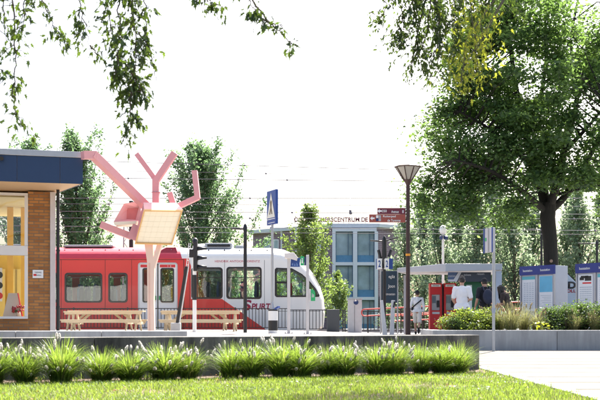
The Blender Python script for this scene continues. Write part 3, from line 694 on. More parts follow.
# ------------------------------------------------------------------ signal, lamps and sign posts
def ground_at(px, Y): x = P(px, 0, Y).x; return Vector((x, Y, gz(x, Y)))
def pole(t, px, Y, ytop, r, m, name='pole', r2=None, n=14):
    b = ground_at(px, Y); top = P(px, ytop, Y).z; k = MB(); k.tube([(b.x, Y, b.z-.1), (b.x, Y, top)], [r, r2 or r], n); return k.build(name, m, t, True)
Y = 34.0; b = ground_at(194.5, Y)
t = thing('traffic_signal', 'black traffic signal with three long hoods on a black and white banded post', 'traffic signal', b)
for y0, y1, m in ((334, 300, white), (300, 275, black), (275, 246, white)):
    k = MB(); k.tube([(b.x, Y, P(0, y0, Y).z if y0 < 334 else b.z-.1), (b.x, Y, P(0, y1, Y).z)], .078 if m is black else .068, 14); k.build('post', m, t, True)
k = MB(); a, c = P(193.2, 271, Y-.12), P(197.6, 241.5, Y); k.box(a.x, c.x, Y-.13, Y+.13, a.z, c.z); hd = k.build('signal_head', black, t, bevel=.02)
k = MB(); q = P(195.2, 241.5, Y); k.ball(q, (.1, .12, .13), 12, 8); k.build('head_cap', black, t, True)
k = MB(); q = P(190.8, 254, Y); k.box(q.x-.05, q.x+.1, Y-.07, Y+.07, q.z-.12, q.z+.16); k.build('bracket', black, t, bevel=.01)
for y in (249.5, 258.8, 267.8):
    q = P(197.6, y, Y); k = MB(); n = 12
    vs = []; 
    for i in range(n+1):
        ang = R(-20+220*i/n); vs += [(q.x, Y+.115*math.cos(ang), q.z+.115*math.sin(ang)), (q.x+.31, Y+.05*math.cos(ang), q.z+.02+.045*math.sin(ang))]
    k.add(vs, [(2*i, 2*i+2, 2*i+3, 2*i+1) for i in range(n)]); h = k.build('hood', black, hd, True)
    md = h.modifiers.new('thick', 'SOLIDIFY'); md.thickness = .01
    k = MB(); k.tube([(q.x, Y, q.z), (q.x+.015, Y, q.z)], .09, 16); k.build('lens', mat('dark_lens', (.05, .02, .02), .1), hd)
t = thing('barrier_arm', 'slanted black and white barrier arm leaning beside the traffic signal post', 'barrier arm', ground_at(176, 34.2))
k = MB(); k.bar(P(175.6, 333, 34.2), P(186.4, 266.5, 34.2), .1, .09, (0, 1, 0)); k.build('arm', black, t, bevel=.01)
k = MB(); k.bar(P(177.6, 333, 34.25), P(188.2, 266.5, 34.25), .055, .06, (0, 1, 0)); k.build('stripe', white, t)
k = MB()
for d in (0, 2.2): k.tube([P(186.2+d, 268, 34.2), P(189+d*.8, 243, 34.2)], .014, 8)
for i in range(5): k.tube([P(186.5+.6*i, 265-4.6*i, 34.2), P(188.5+.55*i, 265-4.6*i, 34.2)], .01, 6)
k.build('lattice', white, t)
k = MB(); q = ground_at(176, 34.2); k.box(q.x-.16, q.x+.16, 34.0, 34.4, q.z-.05, q.z+.32); k.build('base_housing', galv, t, bevel=.02)

def slim_lamp(label, px, Y, ytop, arms, r=.062):
    t = thing('street_lamp', label, 'street lamp', ground_at(px, Y))
    pole(t, px, Y, ytop, r, black, r2=r*.9)
    q = P(px, ytop, Y); k = MB(); k.lathe(q, [(r, -.12), (r*1.1, 0), (r*.8, .08), (.01, .13)], 14); k.build('finial', black, t, True)
    for (x1, y1, x2, y2) in arms:
        k = MB(); a, c = P(x1, y1, Y), P(x2, y2, Y); e = a+(c-a)*.35
        k.tube([a, e], .03, 8); k.build('arm', black, t, True)
        k = MB(); k.bar(e, c, .2, .055, w2=.14, h2=.035); k.build('lamp_head', black, t, bevel=.012)
    return t
slim_lamp('slim black street lamp with one short arm standing before the white train windows', 245.2, 33, 227.5, [(245, 229, 231, 228.6)])
t = slim_lamp('black twin armed street lamp in front of the white framed office building', 384.3, 39, 239, [(384, 241.5, 370.2, 240.6), (385, 241, 398.5, 237.4)], .07)
for a, c in (((383, 268), (378.4, 250)), ((388.8, 257), (391.2, 250))):
    k = MB(); k.tube([P(*a, 38.8), P(*c, 38.8)], .058, 12); k.build('floodlight', black, t, True)
k = MB(); k.tube([P(384.3, 258, 38.8), P(384.3, 240, 38.8)], .09, 12); k.build('sleeve', black, t, True)
slim_lamp('distant dark street lamp with an arm just left of the big tree trunk', 541.5, 50, 229, [(541, 230, 528, 229)])
slim_lamp('distant dark street lamp with a level arm at the right photo edge', 597, 46, 243, [(597, 243.6, 578, 243.4)])
# track number boards on the twin lamp
for px0, px1, px2, lb in ((384.8, 389, 392.6, 'white and blue platform number box on the right of the twin lamp'), (377, 382, 376.2, 'white platform number box on the left of the twin lamp')):
    t = thing('number_sign', lb, 'number sign', P((px0+px1)/2, 269, 38.7))
    k = MB(); a, c = P(px0, 269, 38.6), P(px1, 258.6, 38.6); k.box(a.x, c.x, 38.6, 38.9, a.z, c.z); k.build('face', white, t, bevel=.004)
    text('2', (c.x-a.x)*.5, P((px0+px1)/2, 263.8, 38.595), bluep, t, 0, .26, bold=.02)
    k = MB(); e = P(px2, 269, 38.75); k.box(min(c.x+.003, e.x) if px2 > px1 else e.x, max(c.x+.003, e.x) if px2 > px1 else a.x-.003, 38.62, 38.9, a.z, c.z); k.build('side', bluep, t)
t = thing('information_board', 'dark navy information board with white lettering below the twin lamp', 'information board', ground_at(389, 39.6))
a, c = P(381.3, 303, 39.6), P(397, 270.8, 39.6); k = MB(); k.box(a.x, c.x, 39.6, 39.68, a.z, c.z); k.build('board', mat('board_navy', (.02, .045, .075), .4), t, bevel=.01)
k = MB(); k.box(a.x-.05, a.x-.002, 39.58, 39.7, ground_at(381, 39.6).z-.05, c.z+.03); k.build('post', galv, t)
k = MB(); k.box(c.x+.002, c.x+.05, 39.58, 39.7, ground_at(397, 39.6).z-.05, c.z+.03); k.build('post', galv, t)
text('egliz', .25, P(391.8, 277, 39.595), white, t, 0, .16, bold=.01); text('Joon', .27, P(391.5, 286.6, 39.595), white, t, 0, .17, bold=.01)
text('ontmoeten', .48, P(389, 294.3, 39.595), white, t, 0, .08)
# warning sign
t = thing('warning_sign', 'tall blue sign with a white triangle on a grey pole with striped sleeve', 'warning sign', ground_at(272.3, 33))
pole(t, 272.3, 33, 224, .042, galv)
c4 = [P(266.7, 192.2, 33.35), P(275.7, 188.8, 32.65), P(274.9, 223.4, 32.65), P(266.7, 225.8, 33.35)]
c4[2].x = c4[1].x; c4[3].x = c4[0].x; c4[2].y = c4[1].y; c4[2].z = c4[3].z = P(0, 224.6, 33).z; c4[0].z = c4[1].z = P(0, 190.4, 33).z
ux = (c4[1]-c4[0]); nn = ux.cross(c4[3]-c4[0]).normalized(); nn = nn if nn.y < 0 else -nn
def sg(u, v, o=0): return c4[0]+ux*u+(c4[3]-c4[0])*v+nn*o
k = MB(); k.prism([sg(0, 0), sg(1, 0), sg(1, 1), sg(0, 1)], -nn*.09); k.build('sign_plate', bluep, t, bevel=.01)
k = MB(); k.prism([sg(.5, .07, .004), sg(.93, .8, .004), sg(.07, .8, .004)], nn*.004); k.build('triangle', mat('sign_cream', (.72, .7, .62), .5), t)
k = MB(); k.prism([sg(.5, .28, .009), sg(.6, .34, .009), sg(.56, .5, .009), sg(.66, .7, .009), sg(.56, .7, .009), sg(.5, .58, .009), sg(.42, .7, .009), sg(.32, .7, .009), sg(.44, .5, .009), sg(.4, .34, .009)], nn*.003); k.build('symbol', mat('symbol_brown', (.16, .12, .07), .6), t)
k = MB(); k.prism([sg(.05, .83, .004), sg(.95, .83, .004), sg(.95, .85, .004), sg(.05, .85, .004)], nn*.004); k.prism([sg(.2, .94, .004), sg(.9, .94, .004), sg(.9, .955, .004), sg(.2, .955, .004)], nn*.004); k.build('stripe', white, t)
b = ground_at(273, 33)
for y0, y1, m in ((337, 330.5, white), (330.5, 320.5, black), (320.5, 311, white), (311, 309.4, black)):
    k = MB(); z0 = b.z-.02 if y0 == 337 else P(0, y0, 33).z; k.tube([(b.x, 33, z0), (b.x, 33, P(0, y1, 33).z)], .16 if m is white else .157, 20); k.build('sleeve', m, t, True)
k = MB(); k.tube([P(272.3, 309.5, 33), P(272.3, 302, 33)], [.09, .05], 14); k.build('collar', galv, t, True)
k = MB(); k.bar(P(275.5, 309, 32.9), P(279, 307, 32.8), .1, .06); k.build('tag', bluep, t)
# pale square poles by the train nose
steelp = mat('pale_steel', (.55, .53, .53), .5, .2, var=.08)
def sqpole(t, px, Y, ytop, w=.1):
    b = ground_at(px, Y); k = MB(); k.box(b.x-w/2, b.x+w/2, Y-w/2, Y+w/2, b.z-.05, P(0, ytop, Y).z); k.build('post', steelp, t, bevel=.008)
    k = MB(); k.box(b.x-.14, b.x+.14, Y-.14, Y+.14, b.z, b.z+.02); k.build('base_plate', galv, t)
    for i in (-1, 1):
        k = MB(); k.tube([(b.x+i*.11, Y-.1, b.z+.02), (b.x+i*.11, Y-.1, b.z+.06)], .02, 6); k.build('bolt', galv, t)
t = thing('camera_post', 'pale square post with a white box head and blue panel by the train nose', 'camera post', ground_at(288.7, 33))
sqpole(t, 288.7, 33, 258)
k = MB(); a, c = P(284.3, 258.2, 33), P(296.8, 252.6, 33); k.prism([P(284.3, 253, 32.8), P(284.6, 258, 32.8), P(290, 258.4, 32.8), P(297, 260.6, 32.8), P(297.5, 257.2, 32.8), P(294, 252.6, 32.8)], Vector((0, .4, 0))); k.build('camera_box', mat('box_white', (.66, .62, .6), .5), t, bevel=.02)
k = MB(); k.prism([P(290.4, 266.8, 33), P(290.9, 259, 33), P(300.3, 257.6, 33), P(299.8, 266.9, 33)], Vector((0, .06, 0))); k.build('blue_panel', bluep, t, bevel=.006)
text('4 a b', .2, P(294.8, 264.4, 32.996), mat('pale_blue', (.25, .4, .7), .5), t, 0, .1)
t = thing('gate_post', 'pale square post carrying green panels beside the rounded train nose', 'gate post', ground_at(307.6, 33))
sqpole(t, 307.6, 33, 255)
k = MB(); k.prism([P(300.4, 265.6, 32.9), P(300.6, 256, 32.9), P(304.2, 256.6, 32.9), P(304, 265.4, 32.9)], Vector((0, .05, 0))); grn = mat('sign_green', (.02, .38, .13), .4); gp = k.build('green_panel', grn, t)
text('i', .05, P(302.3, 260.8, 32.896), white, gp, 0, .17, bold=.02)
k = MB(); k.prism([P(304.2, 265.4, 32.95), P(304.4, 257, 32.95), P(306.2, 257, 32.95), P(306, 265.4, 32.95)], Vector((0, .05, 0))); k.build('navy_panel', navy, t)
k = MB(); a, c = P(309.1, 301, 33), P(310.8, 289.4, 33); k.box(a.x, c.x, 32.93, 33.07, a.z, c.z); k.build('card_reader', steelp, t, bevel=.01)
k = MB(); k.prism([P(310.9, 301, 32.95), P(310.9, 289.3, 32.95), P(313.2, 289.5, 32.95), P(314.8, 291.4, 32.95), P(315.3, 295, 32.95), P(315.2, 301, 32.95)], Vector((0, .08, 0))); gp = k.build('flag_panel', grn, t)
text('in', .07, P(312.9, 295.3, 32.946), white, gp, 0, .13, bold=.02)
# leaning steel posts
t = thing('bike_barrier', 'pair of silver posts leaning apart in a V on the plaza', 'barrier', ground_at(387, 33))
stl = mat('brushed_steel', (.6, .6, .62), .35, .6, var=.1, stretch=(1, 1, 12))
b = ground_at(387, 33).z-.02
for tx, bx, w0, w1 in ((381.6, 385, .09, .17), (393.2, 391.6, .12, .15)):
    k = MB(); a = P(bx, 0, 33); a.z = b; c = P(tx, 300.4, 33)
    k.bar(a, c, .13, w1, (1, 0, 0), 0, .1, w0); k.build('steel_post', stl, t, bevel=.01)
k = MB(); q = P(394.2, 304.5, 32.93); k.bar(q+Vector((-.02, 0, -.1)), q+Vector((.015, 0, .1)), .02, .05, (1, 0, 0)); k.build('reader', black, t)
# brown lamppost
t = thing('lamp_post', 'tall brown lamp post with an inverted pyramid lantern and an orange band', 'lamp post', ground_at(408, 31))
pole(t, 408, 31, 182, .068, brownp, r2=.06)
pole(t, 408, 31, 308, .082, brownp, 'base_sleeve')
k = MB(); q = P(408, 256, 31); k.tube([q, q+Vector((0, 0, .07))], .074, 14); k.build('band', mat('orange_band', (.75, .3, .02), .5), t)
q = P(408, 181, 31); zt = P(0, 167, 31).z-q.z; rt, rb_ = .40, .13
k = MB(); k.lathe(q, [(.065, -.12), (.09, -.06), (.13, 0), (.14, .03)], 16); ln = k.build('lantern', brownp, t, True)
k = MB(); n = 8
vs = [q+Vector((r*math.cos(R(22.5+45*i)), r*math.sin(R(22.5+45*i)), z)) for r, z in ((rb_-.01, .03), (rt-.015, zt-.02), (rt-.04, zt-.02), (rb_-.03, .04)) for i in range(n)]
k.add(vs, [(a*n+i, a*n+(i+1) % n, (a+1)*n+(i+1) % n, (a+1)*n+i) for a in range(3) for i in range(n)])
gm = leafmat('frosted_glass', (.78, .74, .66), (.82, .78, .7), (.7, .66, .6), .6, .08); k.build('glass', gm, ln)
for i in range(8):
    a = R(22.5+45*i); k = MB(); k.bar(q+Vector((rb_*math.cos(a), rb_*math.sin(a), .02)), q+Vector((rt*math.cos(a), rt*math.sin(a), zt)), .026, .026); k.build('rib', brownp, ln)
k = MB(); k.lathe(q, [(rt+.02, zt-.02), (rt+.035, zt+.005), (rt+.0, zt+.03), (.12, zt+.08), (.02, zt+.1)], 8); k.build('lantern_roof', brownp, ln)
bulb = MB(); bulb.tube([q+Vector((0, 0, .03)), q+Vector((0, 0, .22))], .035, 10); bulb.build('bulb', white, ln)
def dirsign(label, x0, y0, x1, y1, m, rows, arrow):
    t = thing('direction_sign', label, 'direction sign', P(x1, (y0+y1)/2, 31))
    a, c = P(x0, y1, 31), P(x1, y0, 31); yy = 30.98
    k = MB(); k.box(a.x, c.x, yy, yy+.05, a.z, c.z); k.build('plate', m, t, bevel=.006)
    k = MB(); k.box(c.x+.001, c.x+.09, yy-.01, yy+.1, a.z+.03, a.z+.06); k.box(c.x+.001, c.x+.09, yy-.01, yy+.1, c.z-.06, c.z-.03); k.build('clamp', white, t)
    zc = (a.z+c.z)/2; xa = P(arrow, 0, 31).x; s = .07
    k = MB(); y = yy-.004
    k.prism([(xa-s, y, zc), (xa, y, zc+s*.9), (xa, y, zc+s*.35), (xa+s, y, zc+s*.35), (xa+s, y, zc-s*.35), (xa, y, zc-s*.35), (xa, y, zc-s*.9)], (0, -.003, 0)); k.build('arrow', white, t)
    for body, xc, yc, wd, h in rows: text(body, wd*.031, P(xc, yc, yy-.003), white, t, 0, h*.031, bold=.015)
    return t, yy
dirsign('dark maroon direction sign with white arrow, upper of two on the brown lamp post', 377.4, 208, 405.4, 214.2, mat('maroon_plate', (.13, .012, .03), .45), [('350', 384.4, 211, 4.6, 2.6), ('Avenue', 395, 211.6, 7.4, 2.6), ('8', 403, 211.6, 1.6, 3)], 379.6)
t, yy = dirsign('red brown direction sign with picture squares, lower of two on the brown lamp post', 369.2, 214.4, 405.4, 222.4, mat('redbrown_plate', (.3, .065, .045), .45), [('Ruiterpad', 389.4, 216.6, 12.6, 2.7), ('de Turenne', 394, 220.4, 13, 2.5)], 372.3)
for i in range(2):
    for j in range(2):
        a = P(376+i*2.6, 218.1+j*3.1, 31); k = MB(); k.box(a.x, a.x+.07, yy-.006, yy-.002, a.z, a.z+.085); k.build('pictogram', [white, mat('picto_grey', (.35, .38, .4), .5), navy, mat('picto_grey', (.35, .38, .4), .5)][i+2*j], t)
# stop sign by the planter
Y = 21.3
t = thing('stop_sign', 'grey stop sign with blue edges on a plain pole before the planter wall', 'stop sign', ground_at(494, Y))
pole(t, 493.6, Y, 229, .032, galv)
f0, f1 = P(488.2, 0, Y+.18), P(497.3, 0, Y-.18); zt, zb = P(0, 228.4, Y).z, P(0, 252.6, Y).z
e = (f1-f0).normalized(); e.z = 0; nn = Vector((e.y, -e.x, 0)); nn = nn if nn.y < 0 else -nn
def fq(s, z, o): return Vector((f0.x+(f1.x-f0.x)*s, f0.y+(f1.y-f0.y)*s, z))+nn*o
k = MB(); k.prism([fq(0, zb, .05), fq(1, zb, .05), fq(1, zt, .05), fq(0, zt, .05)], nn*.06); k.build('sign_box', mat('sign_back', (.5, .5, .52), .5, .2), t, bevel=.006)
for s in (0, .9):
    k = MB(); k.prism([fq(s, zb-.01, .112), fq(s+.1, zb-.01, .112), fq(s+.1, zt+.01, .112), fq(s, zt+.01, .112)], nn*.012); k.build('edge', bluep, t)
k = MB(); k.prism([fq(.44, zb, .112), fq(.56, zb, .112), fq(.56, zt, .112), fq(.44, zt, .112)], nn*.01); k.build('channel', galv, t)
k = MB(); k.prism([fq(.14, zt-.27, .112), fq(.3, zt-.27, .112), fq(.3, zt-.2, .112), fq(.14, zt-.2, .112)], nn*.004); k.build('sticker', grn, t)
k = MB(); q = P(493.6, 313, Y); k.tube([q, q+Vector((0, 0, .1))], .04, 12); k.build('band', mat('blue_grey', (.3, .34, .42), .5), t)

# ------------------------------------------------------------------ shelter, machines, cabinet
alu = mat('shelter_alu', (.46, .48, .52), .4, .4, var=.06)
t = thing('platform_shelter', 'grey flat roofed shelter above the ticket machines with dark lettered fascia', 'shelter', ground_at(460, 36.5))
KZ, KB = P(0, 263.6, 36).z, P(0, 271.6, 36).z
Kc, Kr, Kl = P(445.4, 0, 36), P(502.4, 0, 36), P(397, 0, 38.6)
bkv = Vector((.25, 2.6, 0))
k = MB(); top = [Vector((p.x, p.y, KZ)) for p in (Kc, Kr)]+[Vector((Kr.x+.25, 38.6, KZ)), Vector((Kl.x+.6, 40.6, KZ-.03)), Vector((Kl.x, Kl.y, KZ-.03))]
bot = [Vector((p.x, p.y, KB)) for p in top]; bot[4].z += .1; bot[3].z += .1; bot[1].z += .06
k.add(top+bot, [(0, 1, 2, 3, 4), (5, 6, 7, 8, 9)]+[(i, (i+1) % 5, 5+(i+1) % 5, 5+i) for i in range(5)]); k.build('roof', alu, t, bevel=.015)
k = MB(); a = P(495.6, 0, 36.15); c = P(501.6, 0, 36.15); k.box(a.x, c.x, 36.1, 36.4, ground_at(498, 36).z-.05, KB+.03); k.build('support_panel', mat('panel_blue_grey', (.42, .47, .56), .4, .2), t, bevel=.01)
for px, yy in ((405, 39.4),):
    k = MB(); a = P(px, 0, yy); k.box(a.x-.05, a.x+.05, yy-.05, yy+.05, gz(a.x, yy)-.05, KB+.02); k.build('post', alu, t)
a, c = P(449, 281.8, 36.45), P(491, 271.8, 36.45); k = MB(); k.box(a.x, c.x, 36.45, 36.53, a.z, KB-.002); fb_ = k.build('fascia_board', mat('fascia_dark', (.035, .04, .06), .35), t)
k = MB(); k.prism([P(447.9, 281.6, 36.44), P(456.8, 281.6, 36.44), P(461.6, 272, 36.44), P(458.5, 272, 36.44), P(453.6, 279.5, 36.44), P(447.9, 279.5, 36.44)], Vector((0, -.003, 0))); k.build('banner', mat('banner_white', (.55, .57, .62), .5), fb_)
k = MB(); k.prism([P(447.9, 279.2, 36.44), P(453.4, 279.2, 36.44), P(457.6, 272.3, 36.44), P(447.9, 272.3, 36.44)], Vector((0, -.003, 0))); k.build('banner', mat('banner_blue', (.08, .13, .26), .5), fb_)
for s, x, y in (('station', 451.8, 276), ('tickets', 467.4, 274.8), ('reizen', 480.6, 273.9)): text(s, .26, P(x, y, 36.432), mat('banner_white', (.55, .57, .62), .5), fb_, 0, .075)
def machine(label, px, Y):
    b = ground_at(px, Y); t = thing('ticket_machine', label, 'ticket machine', b, 'red ticket machines under the shelter')
    wd, dp, h = .46, .42, P(0, 283.4, Y).z-b.z; x0, x1, y0, y1 = b.x-wd/2, b.x+wd/2, Y-dp/2, Y+dp/2; z = b.z
    za, zb_ = z+h*.47, z+h*.78
    m = MB(); m.box(x0, x1, y0, y1, z-.02, za); m.box(x0, x1, y0, y1, zb_, z+h); m.box(x0, x0+.07, y0, y1, za+.001, zb_-.001); m.box(x1-.07, x1, y0, y1, za+.001, zb_-.001); m.box(x0+.071, x1-.071, y0+.14, y1, za+.001, zb_-.001)
    m.build('cabinet', redp, t, bevel=.008)
    m = MB(); m.prism([(x0+.072, y0+.137, za+.004), (x1-.072, y0+.137, za+.004), (x1-.072, y0+.1, zb_-.004), (x0+.072, y0+.1, zb_-.004)], (0, .02, 0)); m.build('console', mat('console_silver', (.55, .57, .6), .35, .4), t)
    m = MB(); m.box(x0+.1, x0+.24, y0+.08, y0+.098, za+.28, zb_-.06); m.build('screen', mat('screen_grey', (.2, .25, .3), .15), t)
    m = MB(); m.box(x1-.19, x1-.1, y0+.03, y0+.1, za+.12, za+.38); m.build('card_terminal', black, t, bevel=.01)
    m = MB(); m.box(x0+.05, x1-.05, y0-.006, y0-.001, z+h-.14, z+h-.05); lb = m.build('header_label', white, t)
    text('NS tickets', .22, ((x0+x1)/2, y0-.008, z+h-.095), navy, lb, 0, .04)
    m = MB(); m.box(x0+.09, x1-.09, y0-.008, y0-.001, za-.14, za-.06); m.build('slot_plate', mat('console_silver', (.55, .57, .6), .35, .4), t)
    m = MB(); m.tube([((x0+x1)/2-.05, y0-.012, za-.32), ((x0+x1)/2-.05, y0, za-.32)], .018, 10); m.build('lock', galv, t)
    m = MB(); m.box(x1+.002, x1+.05, y0+.06, y1, z, z+h-.03); m.build('side_panel', mat('dark_side', (.05, .02, .025), .5), t)
machine('red ticket machine on the left, standing clear of the other figures', 435.2, 38.6)
machine('red ticket machine on the right, half hidden by the man in the white tee', 449.3, 38.6)
k = MB(); a = P(442.6, 0, 38.7); k.box(a.x-.0, a.x+.17, 38.55, 38.8, ground_at(443, 38.6).z, P(0, 287.5, 38.6).z); tag(k.build('service_column', mat('column_grey', (.14, .15, .17), .5), bevel=.01), 'narrow dark grey column between the two red ticket machines', 'column')
b = ground_at(472, 36.9); t = thing('vending_machine', 'dark green vending machine with a white strip under the shelter', 'vending machine', b)
a, c = P(463, 0, 36.9), P(483.5, 281.4, 36.9); k = MB(); k.box(a.x, c.x, 36.75, 37.5, b.z-.02, c.z); k.build('cabinet', mat('vending_green', (.012, .11, .045), .4), t, bevel=.02)
a, c = P(466.5, 318, 36.7), P(472, 285, 36.7); k = MB(); k.box(a.x, c.x, 36.72, 36.748, a.z, c.z); k.build('display_strip', mat('display_white', (.68, .72, .7), .3), t)
a, c = P(468.2, 290, 36.7), P(469.6, 286, 36.7); k = MB(); k.box(a.x, c.x, 36.7, 36.718, a.z-.3, c.z); k.build('stripe', grn, t)
a, c = P(475.5, 302, 36.7), P(477.2, 296, 36.7); k = MB(); k.box(a.x, c.x, 36.72, 36.748, a.z-.3, c.z); k.build('handle', grn, t)
b = ground_at(355, 41.6); t = thing('utility_cabinet', 'light grey utility cabinet with a dark emblem behind the black railing', 'cabinet', b)
a, c = P(348, 0, 41.6), P(361.6, 299.4, 41.6); k = MB(); k.box(a.x, c.x, 41.4, 41.9, b.z-.02, c.z); k.build('cabinet', mat('cabinet_grey', (.45, .46, .48), .5), t, bevel=.015)
k = MB(); k.box(a.x-.03, c.x+.03, 41.37, 41.93, c.z+.001, c.z+.04); k.build('lid', galv, t)
k = MB(); q = P(356, 302.4, 41.39); k.tube([q, q-Vector((0, .008, 0))], .1, 18); k.build('emblem', navy, t)
k = MB(); q = P(354.4, 301.6, 41.38); k.prism([q, q+Vector((.1, 0, .02)), q+Vector((.05, 0, .12))], Vector((0, -.006, 0))); k.build('emblem_mark', white, t)
k = MB(); k.box(P(354.6, 0, 41.4).x-.006, P(354.6, 0, 41.4).x+.006, 41.392, 41.399, b.z+.05, c.z-.25); k.build('door_gap', black, t)
b = ground_at(333, 42.2); k = MB(); a, c = P(327, 321, 42.2), P(339.5, 309.5, 42.2); k.box(a.x, c.x, 42.1, 42.6, b.z-.02, c.z); tag(k.build('battery_box', mat('box_dark', (.06, .065, .07), .6), bevel=.02), 'dark low box behind the railing just right of the train nose', 'box')
t = thing('camera_mast', 'white mast with dark cameras rising behind the shelter roof', 'camera mast', ground_at(443, 41))
pole(t, 443, 41, 233, .05, white)
k = MB(); k.ball(P(443, 230, 41), (.15, .15, .2), 14, 10); k.build('dome', white, t, True)
for dx in (-1.7, 1.6):
    k = MB(); q = P(443+dx, 237, 41); k.bar(q, q+Vector((dx*.03, -.25, -.06)), .12, .14); k.build('camera', navy, t, bevel=.02)
    k = MB(); k.tube([P(443, 236, 41), q], .02, 6); k.build('bracket', white, t)

# ------------------------------------------------------------------ timetable kiosks
def kiosk(label, C, sh, words, posters):
    # C: right front corner on the plan; front runs to the left and away
    d = Vector((-.55, .835, 0)).normalized(); bk = Vector((.835, .55, 0)).normalized(); Wd = 1.33; D = .5
    z0 = gz(C.x, C.y); zt = z0+2.14+sh
    t = thing('timetable_kiosk', label, 'kiosk', Vector((C.x, C.y, z0)), 'timetable kiosks behind the planter')
    def K(u, z, o=0): return Vector((C.x, C.y, 0))+d*u-bk*o+Vector((0, 0, z))
    fr_ = mat('kiosk_frame', (.40, .43, .5), .4, .3, var=.06)
    m = MB(); m.prism([K(0, z0), K(Wd, z0), K(Wd, zt-.02), K(0, zt-.02)], bk*D); m.build('cabinet', fr_, t, bevel=.012)
    m = MB(); m.prism([K(-.01, zt-.26, .012), K(Wd+.01, zt-.26, .012), K(Wd+.01, zt, .012), K(-.01, zt, .012)], -bk*.03); hd = m.build('header', mat('kiosk_blue', (.012, .03, .2), .35), t)
    rz = math.atan2(-d.y, -d.x)
    for i, s in enumerate(words): text(s, .36, K(Wd*(.76-.5*i), zt-.13, .045), white, hd, rz, .07, bold=.01)
    m = MB()
    for u in (.02, Wd/2, Wd-.02): m.prism([K(u-.02, z0, .002), K(u+.02, z0, .002), K(u+.02, zt-.262, .002), K(u-.02, zt-.262, .002)], -bk*.03)
    m.build('frame_rail', galv, t)
    for i, (colr, kind) in enumerate(posters):
        uc = Wd*(.76-.5*i); w2 = .25; za, zb_ = zt-1.3, zt-.3
        m = MB(); m.prism([K(uc-w2, za, .003), K(uc+w2, za, .003), K(uc+w2, zb_, .003), K(uc-w2, zb_, .003)], -bk*.006); po = m.build('poster', mat('poster_white', (.7, .72, .74), .4, var=.03), t)
        m = MB(); pr = lambda u0, u1, q0, q1: m.prism([K(uc+u0, q0, .0095), K(uc+u1, q0, .0095), K(uc+u1, q1, .0095), K(uc+u0, q1, .0095)], -bk*.002)
        if kind == 'cols':
            pr(-w2, w2, zb_-.09, zb_); m.build('heading', colr, po); m = MB()
            for c in range(4):
                for r in range(14): pr(-.2+c*.105, -.2+c*.105+.07, zb_-.18-r*.055-.02, zb_-.18-r*.055)
            m.build('timetable', mat('print_grey', (.42, .47, .52), .6), po)
        elif kind == 'half':
            pr(-w2+.01, w2-.01, zb_-.46, zb_-.01); m.build('heading', colr, po); m = MB()
            for r in range(5): pr(-.19, .14-.05*(r % 2), zb_-.1-r*.07-.012, zb_-.1-r*.07)
            for v in range(1): pass
            m2 = m; m = MB()
            for r in range(9): pr(-.2, .2-.06*(r % 3), zb_-.55-r*.05-.012, zb_-.55-r*.05)
            m.build('timetable', mat('print_grey', (.42, .47, .52), .6), po)
        else:
            pr(-.2, .02, zb_-.17, zb_-.04); pr(.05, .2, zb_-.15, zb_-.07); pr(-.1, .16, zb_-.1, zb_-.03); m.build('picture', colr, po); m = MB()
            pr(-.2, .1, zb_-.25, zb_-.21); m.build('headline', redp, po); m = MB()
            for c in range(7):
                for r in range(11): pr(-.21+c*.06, -.21+c*.06+.045, zb_-.33-r*.058-.03, zb_-.33-r*.058)
            m.build('timetable', mat('print_grey', (.42, .47, .52), .6), po)
cy = mat('poster_cyan', (.12, .42, .62), .4); te = mat('poster_teal', (.1, .42, .48), .4)
kiosk('blue headed timetable kiosk under the big tree showing both its white posters', P(555.5, 0, 28), 0, ['busstation', 'busstation'], [(te, 'cols'), (cy, 'half')])
kiosk('blue headed timetable kiosk cut off by the right photo edge with dark pictured poster', Vector((P(577, 0, 27.4).x+.72, 27.4-1.1, 0)), 0, ['busstation', 'busstation'], [(black, 'pic'), (te, 'cols')])
# van
Y = 33.0; t = thing('parked_van', 'pale blue grey van with black lettering parked between the two kiosks', 'van', ground_at(580, Y))
vb = mat('van_paint', (.36, .43, .5), .35, coat=.4, var=.05)
prof = [(533, 325), (533, 275), (535, 268.6), (558, 267.6), (563, 269), (577.5, 283.5), (612, 288), (622, 293), (626, 305), (625, 325)]
k = MB(); k.prism([P(x, y, Y) for x, y in prof], Vector((0, 1.75, 0))); k.build('body', vb, t, bevel=.05)
k = MB(); k.prism([P(564.6, 271, Y+.15), P(576.4, 282.8, Y+.15), P(577, 282.2, Y+.15), P(565.2, 270.2, Y+.15)], Vector((0, 1.4, 0))); k.build('windscreen', tblk, t)
wv = MB(); wv.lathe(Vector((0, 0, 0)), [(.2, -.1), (.31, -.1), (.33, -.06), (.33, .08), (.22, .1), (.2, .06)], 24); wvm = wv.mesh('wheel', blackrub, smooth=True); wvm.transform(Matrix.Rotation(R(90), 4, 'X'))
for px in (543, 610):
    for dy in (-.0, 1.75): q = P(px, 0, Y+dy); link('wheel', wvm, t, Vector((q.x, Y+dy, gz(q.x, Y)+.33))-origin(t))
text('.DE', .55, P(573.5, 285.2, Y-.004), tblk, t, 0, .24, bold=.05); text('OLUTION', .74, P(578, 291, Y-.004), mat('van_red', (.28, .02, .03), .5), t, 0, .11, bold=.03)

